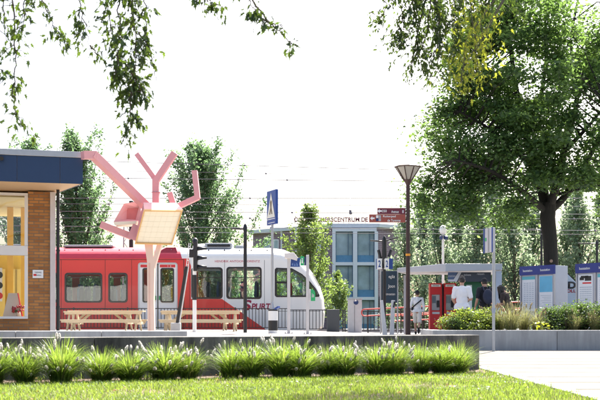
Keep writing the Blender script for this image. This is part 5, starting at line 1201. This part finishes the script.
# ---- the big tree
def big_tree():
    g = random.Random(5); gn = np.random.default_rng(5); Y0 = 36.0
    base = Vector((P(552.5, 0, Y0).x, Y0, 0)); base.z = gz(base.x, Y0)-.05
    t = thing('broad_tree', 'huge dark broadleaf tree with a thick trunk behind the timetable kiosks', 'tree', base)
    tm = MB(); pt = lambda px, py, d=0: P(px, py, Y0+d)
    limbs = []
    def limb(pts, r): tm.tube(pts, r, 12); limbs.append((pts, r))
    def curve(ps, n=5):
        out = []
        for i in range(len(ps)-1):
            for k in range(n):
                u = k/n; p0, p1, p2, p3 = ps[max(i-1, 0)], ps[i], ps[i+1], ps[min(i+2, len(ps)-1)]
                out.append(.5*((2*p1)+(p2-p0)*u+(2*p0-5*p1+4*p2-p3)*u*u+(3*p1-p0-3*p2+p3)*u*u*u))
        return out+[ps[-1]]
    def L_(ps, r0, r1): c = curve(ps); limb(c, [r0+(r1-r0)*i/(len(c)-1) for i in range(len(c))])
    tm.tube([base+Vector((0, 0, -.1)), base+Vector((-.01, 0, .25)), pt(552, 300), pt(551, 262), pt(550, 240), pt(547.5, 218), pt(549, 203)], [.42, .33, .28, .262, .255, .275, .26], 16)
    L_([pt(547, 210), pt(541, 188, .3), pt(530, 150, .5), pt(519, 105, .9), pt(512, 60, 1), pt(508, 20, 1)], .2, .05)
    L_([pt(549.5, 207), pt(558, 180, -.4), pt(566, 142, .9), pt(577, 98, 1.6), pt(571, 44, 1.9), pt(580, -10, 2)], .17, .03)
    L_([pt(551, 210), pt(566, 195, .3), pt(585, 165, .6), pt(605, 125, .9), pt(622, 80, 1)], .15, .04)
    L_([pt(546, 212), pt(533, 200, -.5), pt(510, 182, -1.2), pt(484, 168, -1.7), pt(455, 160, -2)], .13, .03)
    L_([pt(536, 172, .4), pt(515, 150, -.3), pt(488, 128, -.8), pt(460, 112, -1)], .1, .03)
    L_([pt(526, 135, .6), pt(540, 100, 1), pt(546, 55, 1.3), pt(545, 10, 1.4)], .1, .03)
    L_([pt(565, 150, -.6), pt(585, 130, -1.4), pt(606, 105, -2)], .09, .03); L_([pt(548, 205, .3), pt(545, 185, 1.2), pt(540, 160, 2.2), pt(545, 120, 3)], .11, .03)
    L_([pt(518, 100, .9), pt(498, 78, .5), pt(480, 60, 0)], .07, .02); L_([pt(556, 195, .2), pt(575, 190, -.5), pt(598, 186, -1)], .07, .02)
    nodes = [(p, r[i]) for pts, r in limbs for i, p in enumerate(pts) if i > 3]
    NP = np.array([n[0] for n in nodes]); C = []
    ell = [(545, 84, 96, 92, 3.2, 128, 0), (488, 136, 66, 58, 2.2, 76, 0), (585, 130, 70, 78, 2.8, 74, 0), (515, 192, 74, 34, 2.0, 48, 0), (452, 186, 36, 40, 1.3, 34, 0), (560, 18, 84, 54, 3.0, 56, 0), (600, 190, 50, 26, 2.0, 16, 0), (478, 70, 34, 50, 1.6, 34, 0)]
    for cx, cy, rx, ry, rd, n, _ in ell:
        k = 0
        while k < n:
            v = gn.normal(size=3); v /= np.linalg.norm(v); rr = gn.uniform(.42, 1.0)**.55
            px, py, d = cx+rx*v[0]*rr, cy+ry*v[2]*rr, rd*v[1]*rr
            if py < -70 or (py > 188 and 522 < px < 604): continue
            k += 1
            if math.sin(px*.071+1.7)*math.sin(py*.083+.4)+.35*math.sin(px*.19+py*.13) > .62: continue
            q = pt(px, py, d); i = int(np.argmin(((NP-np.array(q))**2).sum(1)+.0)); a = nodes[i][0]
            mid = a.lerp(q, .5)+Vector((0, 0, .12*(q-a).length)); tm.tube([a, mid, q], [min(.035, nodes[i][1]), .018, .006], 5)
            m = int(gn.uniform(120, 240)); rad = gn.uniform(.19, .36)
            C.append(np.array(q)+gn.normal(size=(m, 3))*np.array([rad*1.15, rad*1.15, rad*.7]))
            for s in range(2):
                e = q+Vector(gn.normal(size=3)*rad*1.3); tm.tube([q, e], [.006, .003], 4)
    C = np.concatenate(C)-np.array(base)
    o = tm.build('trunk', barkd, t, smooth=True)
    lm = leafmat('broad_leaf', (.027, .07, .033), (.078, .135, .055), (.24, .40, .085), .46, .03)
    link('crown', leaf_mesh('crown', C, .135, lm, .72, .5, gn), t)
    q = pt(551.2, 261, -.262); m = MB(); m.tube([q, q-Vector((0, .03, 0))], [.06, .05], 14); m.build('branch_scar', mat('cut_wood', (.3, .2, .15), .8, var=.3, scale=20), o)
big_tree()
# ---- maples whose trunks stand outside the frame; their branches hang into it
def maple(label, base, limbs, strands, lm, size, seed):
    g = random.Random(seed); gn = np.random.default_rng(seed); t = thing('maple_tree', label, 'tree', base); tm = MB()
    for pts, r0, r1 in limbs: tm.tube([Vector(p) for p in pts], [r0+(r1-r0)*i/(len(pts)-1) for i in range(len(pts))], 10)
    C, D = [], []
    for pts, n, spread, sub in strands:
        pts = [Vector(p) for p in pts]; fine = []
        for a, b in zip(pts, pts[1:]):
            for k in range(6): fine.append(a.lerp(b, k/6)+Vector((g.uniform(-1, 1), g.uniform(-1, 1), g.uniform(-1, 1)))*.012)
        fine.append(pts[-1]); K = len(fine); tm.tube(fine, [.009-.0065*i/(K-1) for i in range(K)], 5)
        for s in range(sub):
            k = g.randint(1, K-2); p = fine[k]; e = p+Vector((g.uniform(-1, 1)*spread, g.uniform(-1, 1)*spread, -g.uniform(.2, 1.2)*spread)); mid = p.lerp(e, .5)+Vector((0, 0, .02))
            tm.tube([p, mid, e], [.004, .003, .002], 4); m = max(1, int(n/(sub+1)/.62*g.uniform(.6, 1.4)))
            for i in range(m):
                u = g.uniform(.25, 1.05); C.append(np.array(p.lerp(e, u))+gn.normal(size=3)*.022); D.append(np.array((e-p).normalized())*.6+np.array([0, 0, -.8])+gn.normal(size=3)*.3)
        for i in range(n//2):
            u = g.uniform(.04, 1)*(K-1); k = min(K-2, int(u)); p = fine[k].lerp(fine[k+1], u-k); C.append(np.array(p)+gn.normal(size=3)*.03); D.append(np.array([0, 0, -1.0])+gn.normal(size=3)*.5)
    tm.build('trunk', bark, t, True)
    link('crown', maple_mesh('crown', np.array(C)-np.array(base), np.array(D), size, lm, gn), t)
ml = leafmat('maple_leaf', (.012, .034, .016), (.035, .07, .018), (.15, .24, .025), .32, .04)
my = leafmat('sun_tinted_leaf', (.03, .08, .012), (.15, .16, .018), (.40, .45, .04), .52, .03)  # brighter yellow copy of the maple leaf, sunlight put into its colour
Q = lambda px, py, Y=8.0: P(px, py, Y)
L1 = [(-4.6, 7.4, -.1), (-4.55, 7.4, 1.5), (-4.4, 7.5, 3.2), (-4.2, 7.6, 5.0)]
lim = [(L1, .26, .14), ([(-4.4, 7.5, 3.2), (-3.6, 7.8, 4.0), (-2.6, 8, 4.3), (-1.4, 8, 4.35), (-.4, 8, 4.0), (0.2, 8.1, 3.8)], .12, .02), ([(-4.2, 7.6, 4.8), (-3.2, 8.2, 5.6), (-2, 8.6, 5.7)], .1, .03), ([(-3.6, 7.8, 4.0), (-2.9, 8, 3.75), (-2.1, 8, 3.6)], .05, .015), ([(-2.6, 8, 4.3), (-1.9, 8, 3.9), (-1.2, 8, 3.55)], .05, .012)]
st = []
def strand(pp, n, sp, sub, Y=8.0, a=None):
    pts = [Q(x, y, Y) for x, y in pp]; st.append((([Vector(a)] if a else [])+pts, n, sp, sub))
strand([(12, -18), (14, 30), (15, 60), (13, 90), (16, 112), (22, 128)], 70, .13, 12, 8.0, (-2.5, 8, 3.66))
strand([(4, -18), (4, 20), (6, 44)], 60, .16, 9, 8.1, (-2.5, 8, 3.66)); strand([(22, -20), (25, 10), (22, 34)], 55, .15, 9, 7.9, (-2.3, 8, 3.62)); strand([(-4, -10), (-2, 50), (0, 85)], 34, .1, 6, 8.0, (-2.6, 8, 3.7))
strand([(36, -20), (46, 8), (53, 24), (55, 36)], 66, .13, 10, 8.0, (-2.1, 8, 3.6))
strand([(76, -25), (80, 5), (86, 30), (90, 46)], 60, .11, 10, 8.1, (-2.1, 8, 3.6)); strand([(90, 46), (97, 54), (104, 52)], 16, .06, 4, 8.1)
strand([(104, -20), (108, 10), (112, 35)], 74, .15, 10, 8.0, (-1.6, 8, 3.75)); strand([(120, -25), (118, 10), (122, 40), (119, 62), (116, 72)], 150, .17, 20, 8.0, (-1.5, 8, 3.7))
strand([(130, -20), (133, 20), (136, 45), (134, 70), (131, 98)], 190, .17, 24, 7.9, (-1.3, 8, 3.6)); strand([(144, -10), (146, 20), (147, 42)], 60, .1, 8, 8.0, (-1.2, 8, 3.55))
strand([(131, 70), (140, 88), (148, 98)], 52, .1, 8, 7.9); strand([(131, 90), (130, 108), (134, 122), (128, 130), (125, 138)], 62, .10, 10, 7.9); strand([(118, 50), (117, 64), (114, 78)], 26, .08, 5, 7.9); strand([(134, 60), (133, 85), (118, 97)], 46, .1, 7, 8)
strand([(138, 30), (150, 48), (154, 68), (156, 82)], 6, .04, 2, 8)
strand([(186, -20), (200, -6), (214, 5), (228, 7)], 66, .1, 10, 8.2, (-1.0, 8, 4.2)); strand([(200, -12), (208, 2)], 34, .1, 6, 8.2)
strand([(236, -22), (250, 2), (258, 14)], 40, .08, 7, 8.1, (-.4, 8, 4.0)); strand([(250, -4), (268, 22), (281, 33), (292, 44), (297, 46)], 40, .07, 8, 8.1); strand([(262, 18), (276, 25), (284, 26)], 16, .05, 4, 8.1)
maple('maple with leafy sprays hanging down into the top left corner of the photo', Vector(L1[0]), lim, st, ml, .06, 3)
# right hand one: dense spray, one side yellowed to paint in sunlight
st = []; Y2 = 12.0
L2 = [(6.9, 12.5, -.1), (6.85, 12.5, 2), (6.6, 12.4, 4.2), (6.2, 12.3, 6.2)]
lim = [(L2, .3, .16), ([(6.6, 12.4, 4.4), (5.2, 12.2, 5.6), (3.8, 12.1, 5.9), (2.6, 12, 5.6), (1.6, 12, 5.0), (1.1, 12, 4.7)], .13, .02), ([(3.8, 12.1, 5.9), (3, 12, 5.4), (2.3, 12, 4.8)], .06, .015)]
an = [(1.6, 12, 5.0), (2.3, 12, 4.8), (1.9, 12, 5.2), (1.2, 12, 4.75)]
for pp, n, sp, sub, k in (([(372, -14), (386, 4), (384, 14), (366, 12)], 90, .2, 12, 3), ([(392, -14), (402, 12), (404, 26), (400, 40)], 210, .3, 22, 3), ([(412, -14), (416, 14), (420, 34), (416, 54)], 340, .36, 30, 0), ([(432, -14), (438, 16), (440, 40), (432, 58)], 420, .4, 34, 2), ([(452, -14), (456, 14), (458, 36), (454, 56)], 420, .4, 34, 1), ([(472, -14), (474, 10), (474, 30)], 260, .32, 26, 1), ([(490, -14), (488, 2), (484, 12)], 70, .16, 10, 1), ([(428, 30), (420, 52), (414, 70)], 110, .24, 14, 0), ([(400, 24), (396, 36), (403, 47)], 60, .16, 8, 0), ([(442, 44), (436, 66), (444, 76)], 90, .22, 10, 0), ([(412, 62), (411, 74), (414, 84)], 14, .06, 3, 0)):
    strand(pp, n, sp, sub, Y2+(.3 if k == 1 else 0), an[k])
for (x, y, z), n, sp in (((2.1, 15.0, 5.5), 420, .4), ((2.5, 15.2, 5.55), 380, .4), ((1.75, 14.8, 5.5), 320, .35), ((2.95, 14.7, 5.55), 220, .4), ((1.4, 14.0, 5.6), 100, .3), ((2.3, 15.0, 5.75), 120, .4)):  # leaf clusters above view, added to cast dappled shade on the lawn
    st.append(([Vector((2.6, 12, 5.6)), Vector(((x+2.6)/2, 12.6, 5.85)), Vector((x, y, z)), Vector((x+.1, y+.3, z-.2))], n, sp, 16))
st2 = [(s[0] if len(s[0]) < 99 else s[0], *s[1:]) for s in st]
base2 = Vector(L2[0])
maple('maple with a dense dark spray hanging in from the top edge before the big tree', base2, lim, st2, ml, .056, 4)
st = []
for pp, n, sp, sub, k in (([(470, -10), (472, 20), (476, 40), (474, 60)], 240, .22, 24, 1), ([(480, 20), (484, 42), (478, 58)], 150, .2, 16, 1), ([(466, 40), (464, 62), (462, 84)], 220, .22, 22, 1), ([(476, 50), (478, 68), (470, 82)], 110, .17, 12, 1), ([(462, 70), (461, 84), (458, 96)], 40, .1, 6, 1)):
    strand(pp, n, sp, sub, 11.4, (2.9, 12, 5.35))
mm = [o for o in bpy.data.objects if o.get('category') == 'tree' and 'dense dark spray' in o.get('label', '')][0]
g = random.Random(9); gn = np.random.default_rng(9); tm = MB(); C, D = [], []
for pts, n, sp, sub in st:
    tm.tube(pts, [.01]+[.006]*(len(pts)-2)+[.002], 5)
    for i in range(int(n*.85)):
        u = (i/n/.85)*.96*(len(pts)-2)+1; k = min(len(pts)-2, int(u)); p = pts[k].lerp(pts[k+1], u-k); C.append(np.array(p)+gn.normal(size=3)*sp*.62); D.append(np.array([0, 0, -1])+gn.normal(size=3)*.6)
tm.build('yellow_leaf_branch', bark, mm); o = link('sun_tinted_foliage', maple_mesh('sun_tinted_foliage', np.array(C)-np.array(base2), np.array(D), .054, my, gn), mm); o['label'] = 'yellow green leaves with sunlight put into their colour on its right side'

# ------------------------------------------------------------------ lawn, grass clumps, planter
def blades(name, X, Yy, Z, h, wdt, lm, bend=.6, g=rng):
    n = len(X); a = g.uniform(0, 6.283, n); dx, dy = np.cos(a), np.sin(a); b = g.uniform(.1, bend, n); h = h*g.uniform(.5, 1.3, n)
    b0 = np.stack([X, Yy, Z], 1); sx = np.stack([-dy, dx, 0*dx], 1)*wdt/2
    m1 = b0+np.stack([dx*h*b*.35, dy*h*b*.35, h*.55], 1); tp = b0+np.stack([dx*h*b, dy*h*b, h*(1-.25*b)], 1)
    V = np.stack([b0-sx, b0+sx, m1+sx*.7, m1-sx*.7, tp], 1).reshape(-1, 3); i = np.arange(n)*5
    F1 = np.stack([i, i+1, i+2, i+3], 1); F2 = np.stack([i+3, i+2, i+4, i+4], 1)
    me = bpy.data.meshes.new(name); me.vertices.add(len(V)); me.vertices.foreach_set('co', V.astype(np.float32).ravel())
    li = np.concatenate([F1, F2[:, :3]], 1).ravel(); me.loops.add(len(li)); me.loops.foreach_set('vertex_index', li.astype(np.int32))
    ls = np.stack([np.arange(n)*7, np.arange(n)*7+4], 1).ravel(); me.polygons.add(2*n); me.polygons.foreach_set('loop_start', ls.astype(np.int32))
    me.materials.append(lm); me.update(calc_edges=True); return me
def wall_y(x): return 14.3+(x-2.57)*(2.4/6.14)
glm = leafmat('lawn_blade', (.06, .12, .02), (.15, .205, .045), (.31, .44, .05), .48, .03)
n = 170000; X = rng.uniform(-5.5, 2.6, n); Yl = 6.6+(rng.uniform(0, 1, n)**1.15)*8.2
keep = (Yl < wall_y(X)-1.06-.08*np.sin(X*5)-.05*np.sin(X*13))
patch = np.sin(X*1.9+Yl*1.1)*np.sin(Yl*2.3-X*.7)+rng.normal(size=n)*.5; keep &= patch > -.8; X = X+.07*np.clip(np.sin(Yl*7.3)+np.sin(Yl*17.1+1), -1, 2)*(X > 2.4)
X, Yl = X[keep], Yl[keep]
lw_ = link('lawn_grass', blades('lawn_grass', X, Yl, np.full(len(X), -.012), .05, .006, glm, 1.1)); tag(lw_, 'short sunlit green lawn in the foreground', 'grass', kind='stuff')
dry = leafmat('dry_blade', (.26, .21, .09), (.36, .30, .14), (.3, .25, .1), .3, .04)
n = 7000; X = rng.uniform(-5.5, 2.6, n); Yl = rng.uniform(6.8, 13.6, n); keep = Yl < wall_y(X)-1.1; X, Yl = X[keep], Yl[keep]
o = link('dry_grass', blades('dry_grass', X, Yl, np.full(len(X), -.012), .04, .006, dry, 1.4)); tag(o, 'dry straw coloured blades among the lawn', 'grass', kind='stuff')
cv = leafmat('clover_leaf', (.03, .075, .018), (.07, .12, .03), (.16, .27, .05), .42, .05)
n = 16000; X = rng.uniform(-5, 2.6, n); Yl = rng.uniform(7.5, 13.4, n); keep = (np.sin(X*2.7+1.3*np.sin(Yl*1.9))*np.sin(Yl*2.9+.8) > .45) & (Yl < wall_y(X)-1.1); X, Yl = X[keep], Yl[keep]
o = link('clover', leaf_mesh('clover', np.stack([X, Yl, rng.uniform(.005, .03, len(X))], 1), .02, cv, .95, 2.5)); tag(o, 'darker clover patches growing in the lawn', 'clover', kind='stuff')
n = 3800; X = rng.uniform(-5, 2.6, n); Yl = wall_y(X)-rng.uniform(.02, 1.3, n); keep = np.sin(X*6.1)+np.sin(X*14.3+2) > .5; X, Yl = X[keep], Yl[keep]
o = link('weeds', blades('weeds', X, Yl, np.full(len(X), -.015), .085, .008, glm, 1.3)); tag(o, 'sparse weeds sprouting from the bare soil strip', 'weeds', kind='stuff')
lt = leafmat('fallen_leaf', (.25, .09, .03), (.32, .17, .05), (.3, .12, .03), .3, .05)
n = 70; C = np.stack([rng.uniform(-4, 2.5, n), rng.uniform(8.4, 13.2, n), np.full(n, .012)], 1)
o = link('fallen_leaves', leaf_mesh('fallen_leaves', C, .06, lt, .6, 3)); tag(o, 'scattered brown fallen leaves on the lawn', 'leaves', kind='stuff')
# stones in the soil strip
sm_ = MB()
for i in range(420):
    x = random.uniform(-5, 2.6); y = wall_y(x)-random.uniform(.05, 1.2); r = random.uniform(.008, .028); sm_.ball((x, y, -.02+r*.2), (r, r*random.uniform(.7, 1.2), r*.6), 6, 4)
o = sm_.build('soil_stones', mat('pebble', (.3, .24, .2), .9, var=.5, scale=9)); tag(o, 'small pinkish stones and clods on the bare soil strip', 'stones', kind='stuff')
fgm = leafmat('fountain_blade', (.05, .11, .018), (.15, .21, .05), (.33, .48, .06), .5, .06)
flm = leafmat('flower_plume', (.86, .82, .76), (.92, .9, .86), (.9, .86, .78), .6, .02)
def arch_blades(name, seed, nb, H_, spread, wdt, lm, r0=.09, seg=5):
    g = np.random.default_rng(seed); a = g.uniform(0, 6.283, nb); r = r0*np.sqrt(g.random(nb)); L = H_*g.uniform(.55, 1.2, nb); out = spread*g.uniform(.15, 1.1, nb)
    x0, y0 = r*np.cos(a+g.normal(size=nb)*.6), r*np.sin(a); rows = []
    for s in range(seg+1):
        u = s/seg; d = out*u**1.7; z = L*(u-.42*u**3*np.clip(out/spread, 0, 1.2)); w_ = wdt*(1-u**2*.93)
        c = np.stack([x0+np.cos(a)*d, y0+np.sin(a)*d, z], 1); sd_ = np.stack([-np.sin(a), np.cos(a), 0*a], 1)*w_/2; rows += [c-sd_, c+sd_]
    V = np.stack(rows, 1).reshape(-1, 3); k = 2*(seg+1); b = (np.arange(nb)*k)[:, None]
    Fc = np.concatenate([np.stack([b[:, 0]+2*s, b[:, 0]+2*s+1, b[:, 0]+2*s+3, b[:, 0]+2*s+2], 1)[:, None] for s in range(seg)], 1).reshape(-1, 4)
    return np_mesh(name, V, Fc, lm, 4)
def plume_mesh(seed, stalk, ln, rad):
    g = np.random.default_rng(seed); n = 190; u = g.random(n); a = g.uniform(0, 6.283, n); rr = rad*(.35+.65*np.sin(np.pi*np.clip(u*.9+.08, 0, 1)))
    lean = .35; cx = lean*(stalk*.35+u*ln*.55); cz = stalk+u*ln*.9
    tipd = np.stack([np.cos(a)*rr, np.sin(a)*rr, np.full(n, .022)], 1); c = np.stack([cx, 0*cx, cz], 1)
    sd_ = np.stack([-np.sin(a), np.cos(a), 0*a], 1)*.0045
    V = np.stack([c-sd_, c+sd_, c+tipd+sd_*.8, c+tipd-sd_*.8], 1).reshape(-1, 3); Fc = np.arange(n*4).reshape(n, 4)
    me = np_mesh('flower_plume', V, Fc, [flm, fgm], 4); bm = bmesh.new(); bm.from_mesh(me)
    pts = [(lean*stalk*.35*(i/4)**2, 0, stalk*i/4) for i in range(5)]+[(lean*(stalk*.35+ln*.5), 0, stalk+ln*.88)]
    t_ = MB(); t_.tube(pts, .0022, 4); b = [bm.verts.new(v) for v in t_.v]
    for f in t_.f:
        ff = bm.faces.new([b[i] for i in f]); ff.material_index = 1
    bm.to_mesh(me); bm.free(); return me
CL = [arch_blades('foliage', 40+i, 760, .53, .5, .0085, fgm) for i in range(4)]
DRY = [arch_blades('dry_blade', 70+i, 46, .5, .6, .007, leafmat('straw_blade', (.3, .25, .1), (.42, .36, .18), (.4, .34, .14), .45, .04)) for i in range(2)]
PLM = [plume_mesh(60+i, s, l, r) for i, (s, l, r) in enumerate(((.47, .10, .024), (.40, .115, .026), (.33, .10, .024), (.52, .09, .021)))]
xs = [-4.75, -4.3, -3.90, -3.42, -3.08, -2.70, -2.28, -1.97, -1.60, -1.33, -.84, -.60, -.24, .0, .36, .58, .98, 1.22, 1.58, 1.84, 2.08]
NUM = ['first', 'second', 'third', 'fourth', 'fifth', 'sixth', 'seventh', 'eighth', 'ninth', 'tenth', 'eleventh', 'twelfth', 'thirteenth', 'fourteenth', 'fifteenth', 'sixteenth', 'seventeenth', 'eighteenth', 'nineteenth', 'twentieth', 'twenty first']
g = random.Random(77)
vis0 = -3.6
order = [x for x in xs if x > vis0]
for i, x in enumerate(xs):
    y = wall_y(x)-.80-g.uniform(0, .16); s = g.uniform(.80, 1.04)*(.86 if x > 1.5 else 1)
    lb = 'flowering fountain grass clump by the long wall, %s from the left photo edge' % NUM[order.index(x)] if x in order else ('flowering fountain grass clump by the long wall outside the left photo edge, ' + ('farthest out' if i == 0 else ['', 'second farthest out', 'nearest the edge'][min(i, 2)]))
    t = thing('fountain_grass', lb, 'ornamental grass', (x, y, -.04), 'fountain grass clumps along the wall'); t.rotation_euler = (0, 0, g.uniform(0, 6)); t.scale = (s*g.uniform(.9, 1.2), s*g.uniform(.9, 1.2), s*g.uniform(.88, 1.1))
    link('foliage', CL[(i*3+i//4) % 4], t); link('dry_blade', DRY[i % 2], t).rotation_euler = (0, 0, g.uniform(0, 6))
    for k in range(g.randint(22, 30) if x < 1.5 else 9):
        a = g.uniform(0, 6.283); r = g.uniform(.02, .27); o = link('flower_plume', PLM[g.randint(0, 3)], t, (r*math.cos(a), r*math.sin(a), 0)); o.rotation_euler = (g.uniform(-.25, .25)-.5*r*math.sin(a)*2, g.uniform(-.15, .3), a)
        o.scale = (.78, .78, g.uniform(.4, .98))
# planter wall and plants
PY = 21.8
pt_ = block_wall('planter_wall', 'long grey concrete planter wall holding the bushes at right', Vector((P(432.5, 0, PY).x, PY, 0)), Vector((1, 0, 0)), 6, 1.36, .475, .3, conc, -.1)
pt_.name = 'planter'
m = MB(); x0 = P(432.5, 0, PY).x; m.box(x0+.26, x0+8.2, PY+.301, PY+1.9, -.1, .42); m.build('earth', soil, pt_); m = MB(); m.box(x0+.0, x0+8.2, PY+1.901, PY+2.15, -.1, .47); m.build('wall_block', conc, pt_); m = MB(); m.box(x0+.004, x0+.25, PY+.304, PY+1.898, -.1, .472); m.build('wall_block', conc, pt_)
gb1 = leafmat('planter_leaf', (.05, .10, .02), (.13, .17, .035), (.30, .40, .05), .45, .03); gb2 = leafmat('dark_planter_leaf', (.03, .065, .02), (.07, .11, .035), (.16, .26, .05), .42, .03)
BU = bush(31, 1.15, .9, .55, 46, 60, .055, gb1, .09); BV = bush(32, 1.0, .9, .62, 42, 60, .05, gb2, .09)
yf = mat('yellow_flower', (.62, .45, .04), .6); 
def flowers(t, n, W_, H_, seed, m_, r=.018):
    g = random.Random(seed)
    for i in range(n):
        a = g.uniform(0, 6.28); k = math.sqrt(g.random()); z = H_*math.sqrt(max(.05, 1-k*k))*g.uniform(.75, 1.08); mb = MB(); c = (W_/2*k*math.cos(a), W_/2*.7*k*math.sin(a), z)
        for q in range(5): mb.ball((c[0]+r*.8*math.cos(q*1.257), c[1]+r*.8*math.sin(q*1.257), c[2]), (r*.6, r*.6, r*.35), 6, 4)
        o = link('flower', mb.mesh('flower', m_), t)
zt = .42
t = place_bush('rounded yellow green bush with small yellow flowers at the left end of the planter', BU, (P(466, 0, 22.6).x, 22.6, zt), 0, (1.1, 1, .78), 'flowering_bush', 'bush'); flowers(t, 30, 1.1, .55, 1, yf)
t = place_bush('second yellow green bush touching the grey stop sign pole', BU, (P(484, 0, 22.9).x, 22.9, zt), 2, (.8, .9, .8), 'flowering_bush', 'bush'); flowers(t, 16, 1.0, .55, 2, yf)
place_bush('low leafy bush just left of the first planter bush', BV, (P(454, 0, 22.4).x, 22.4, zt), 1, (.45, .6, .5), 'leafy_bush', 'bush')
for i, (px, Y, s, lb) in enumerate(((549, 22.9, 1.0, 'dark leafy planter bush in front of the left kiosk'), (566, 22.7, 1.05, 'dark leafy planter bush between the two kiosks'), (584, 22.9, 1.2, 'taller dark planter bush in front of the right kiosk'), (602, 22.7, 1.1, 'dark planter bush cut by the right photo edge'))):
    place_bush(lb, BV, (P(px, 0, Y).x, Y, zt), i*1.4, (s*.8, s*.9, s*.82), 'leafy_bush', 'bush')
fe = leafmat('feather_blade', (.12, .14, .05), (.24, .22, .10), (.36, .36, .14), .45, .06); FE = [arch_blades('foliage', 90+i, 420, .62, .36, .006, fe, .1) for i in range(2)]
PLS = []
for q in PLM:
    q2 = q.copy(); q2.materials[0] = leafmat('straw_plume', (.42, .35, .22), (.6, .52, .36), (.5, .42, .26), .45, .03); PLS.append(q2)
pale = leafmat('pale_plume', (.5, .44, .33), (.66, .6, .48), (.6, .54, .4), .45, .03)
for i, (px, Y, s, lb) in enumerate(((499, 22.7, .95, 'feathery straw coloured grass right of the stop sign pole'), (511, 22.5, 1.12, 'pale feathery grass with a big white plume below the left kiosk'), (524, 22.8, 1.05, 'feathery grass leaning in front of the left kiosk post'), (537, 22.6, .9, 'thin feathery grass left of the dark planter bushes'), (491, 22.9, 1.0, 'thin straw grass behind the stop sign pole'), (574, 22.5, .85, 'thin straw grass between the dark planter bushes'), (595, 22.5, .85, 'straw grass near the right photo edge'))):
    t = thing('feather_grass', lb, 'ornamental grass', (P(px, 0, Y).x, Y, zt)); t.scale = (s, s, s); t.rotation_euler = (0, 0, i*1.1); link('foliage', FE[i % 2], t)
    for k in range(7 if px != 511 else 20):
        a = g.uniform(0, 6.28); r = g.uniform(.02, .16); o = link('flower_plume', PLM[k % 4], t, (r*math.cos(a), r*math.sin(a), 0)); o.rotation_euler = (g.uniform(-.3, .3), g.uniform(-.1, .35), a); o.scale = (.8, .8, 1.05); o.data = PLS[k % 4]
m = MB(); vs = []
br = leafmat('bright_leaf', (.16, .22, .02), (.22, .26, .03), (.5, .55, .04), .5, .06)
C = np.array([P(541, 0, 22.2).x, 22.25, zt+.16])+rng.normal(size=(40, 3))*np.array([.11, .06, .06]); t = thing('bright_plant', 'small bright lime green plant at the front of the planter', 'plant', (P(541, 0, 22.2).x, 22.25, zt)); link('foliage', leaf_mesh('foliage', C-np.array(t.location), .1, br, .5, .6), t)
m = MB(); m.tube([(0, 0, 0), (0.02, 0, .16)], .006, 5); link('stem', m.mesh('stem', bark), t)
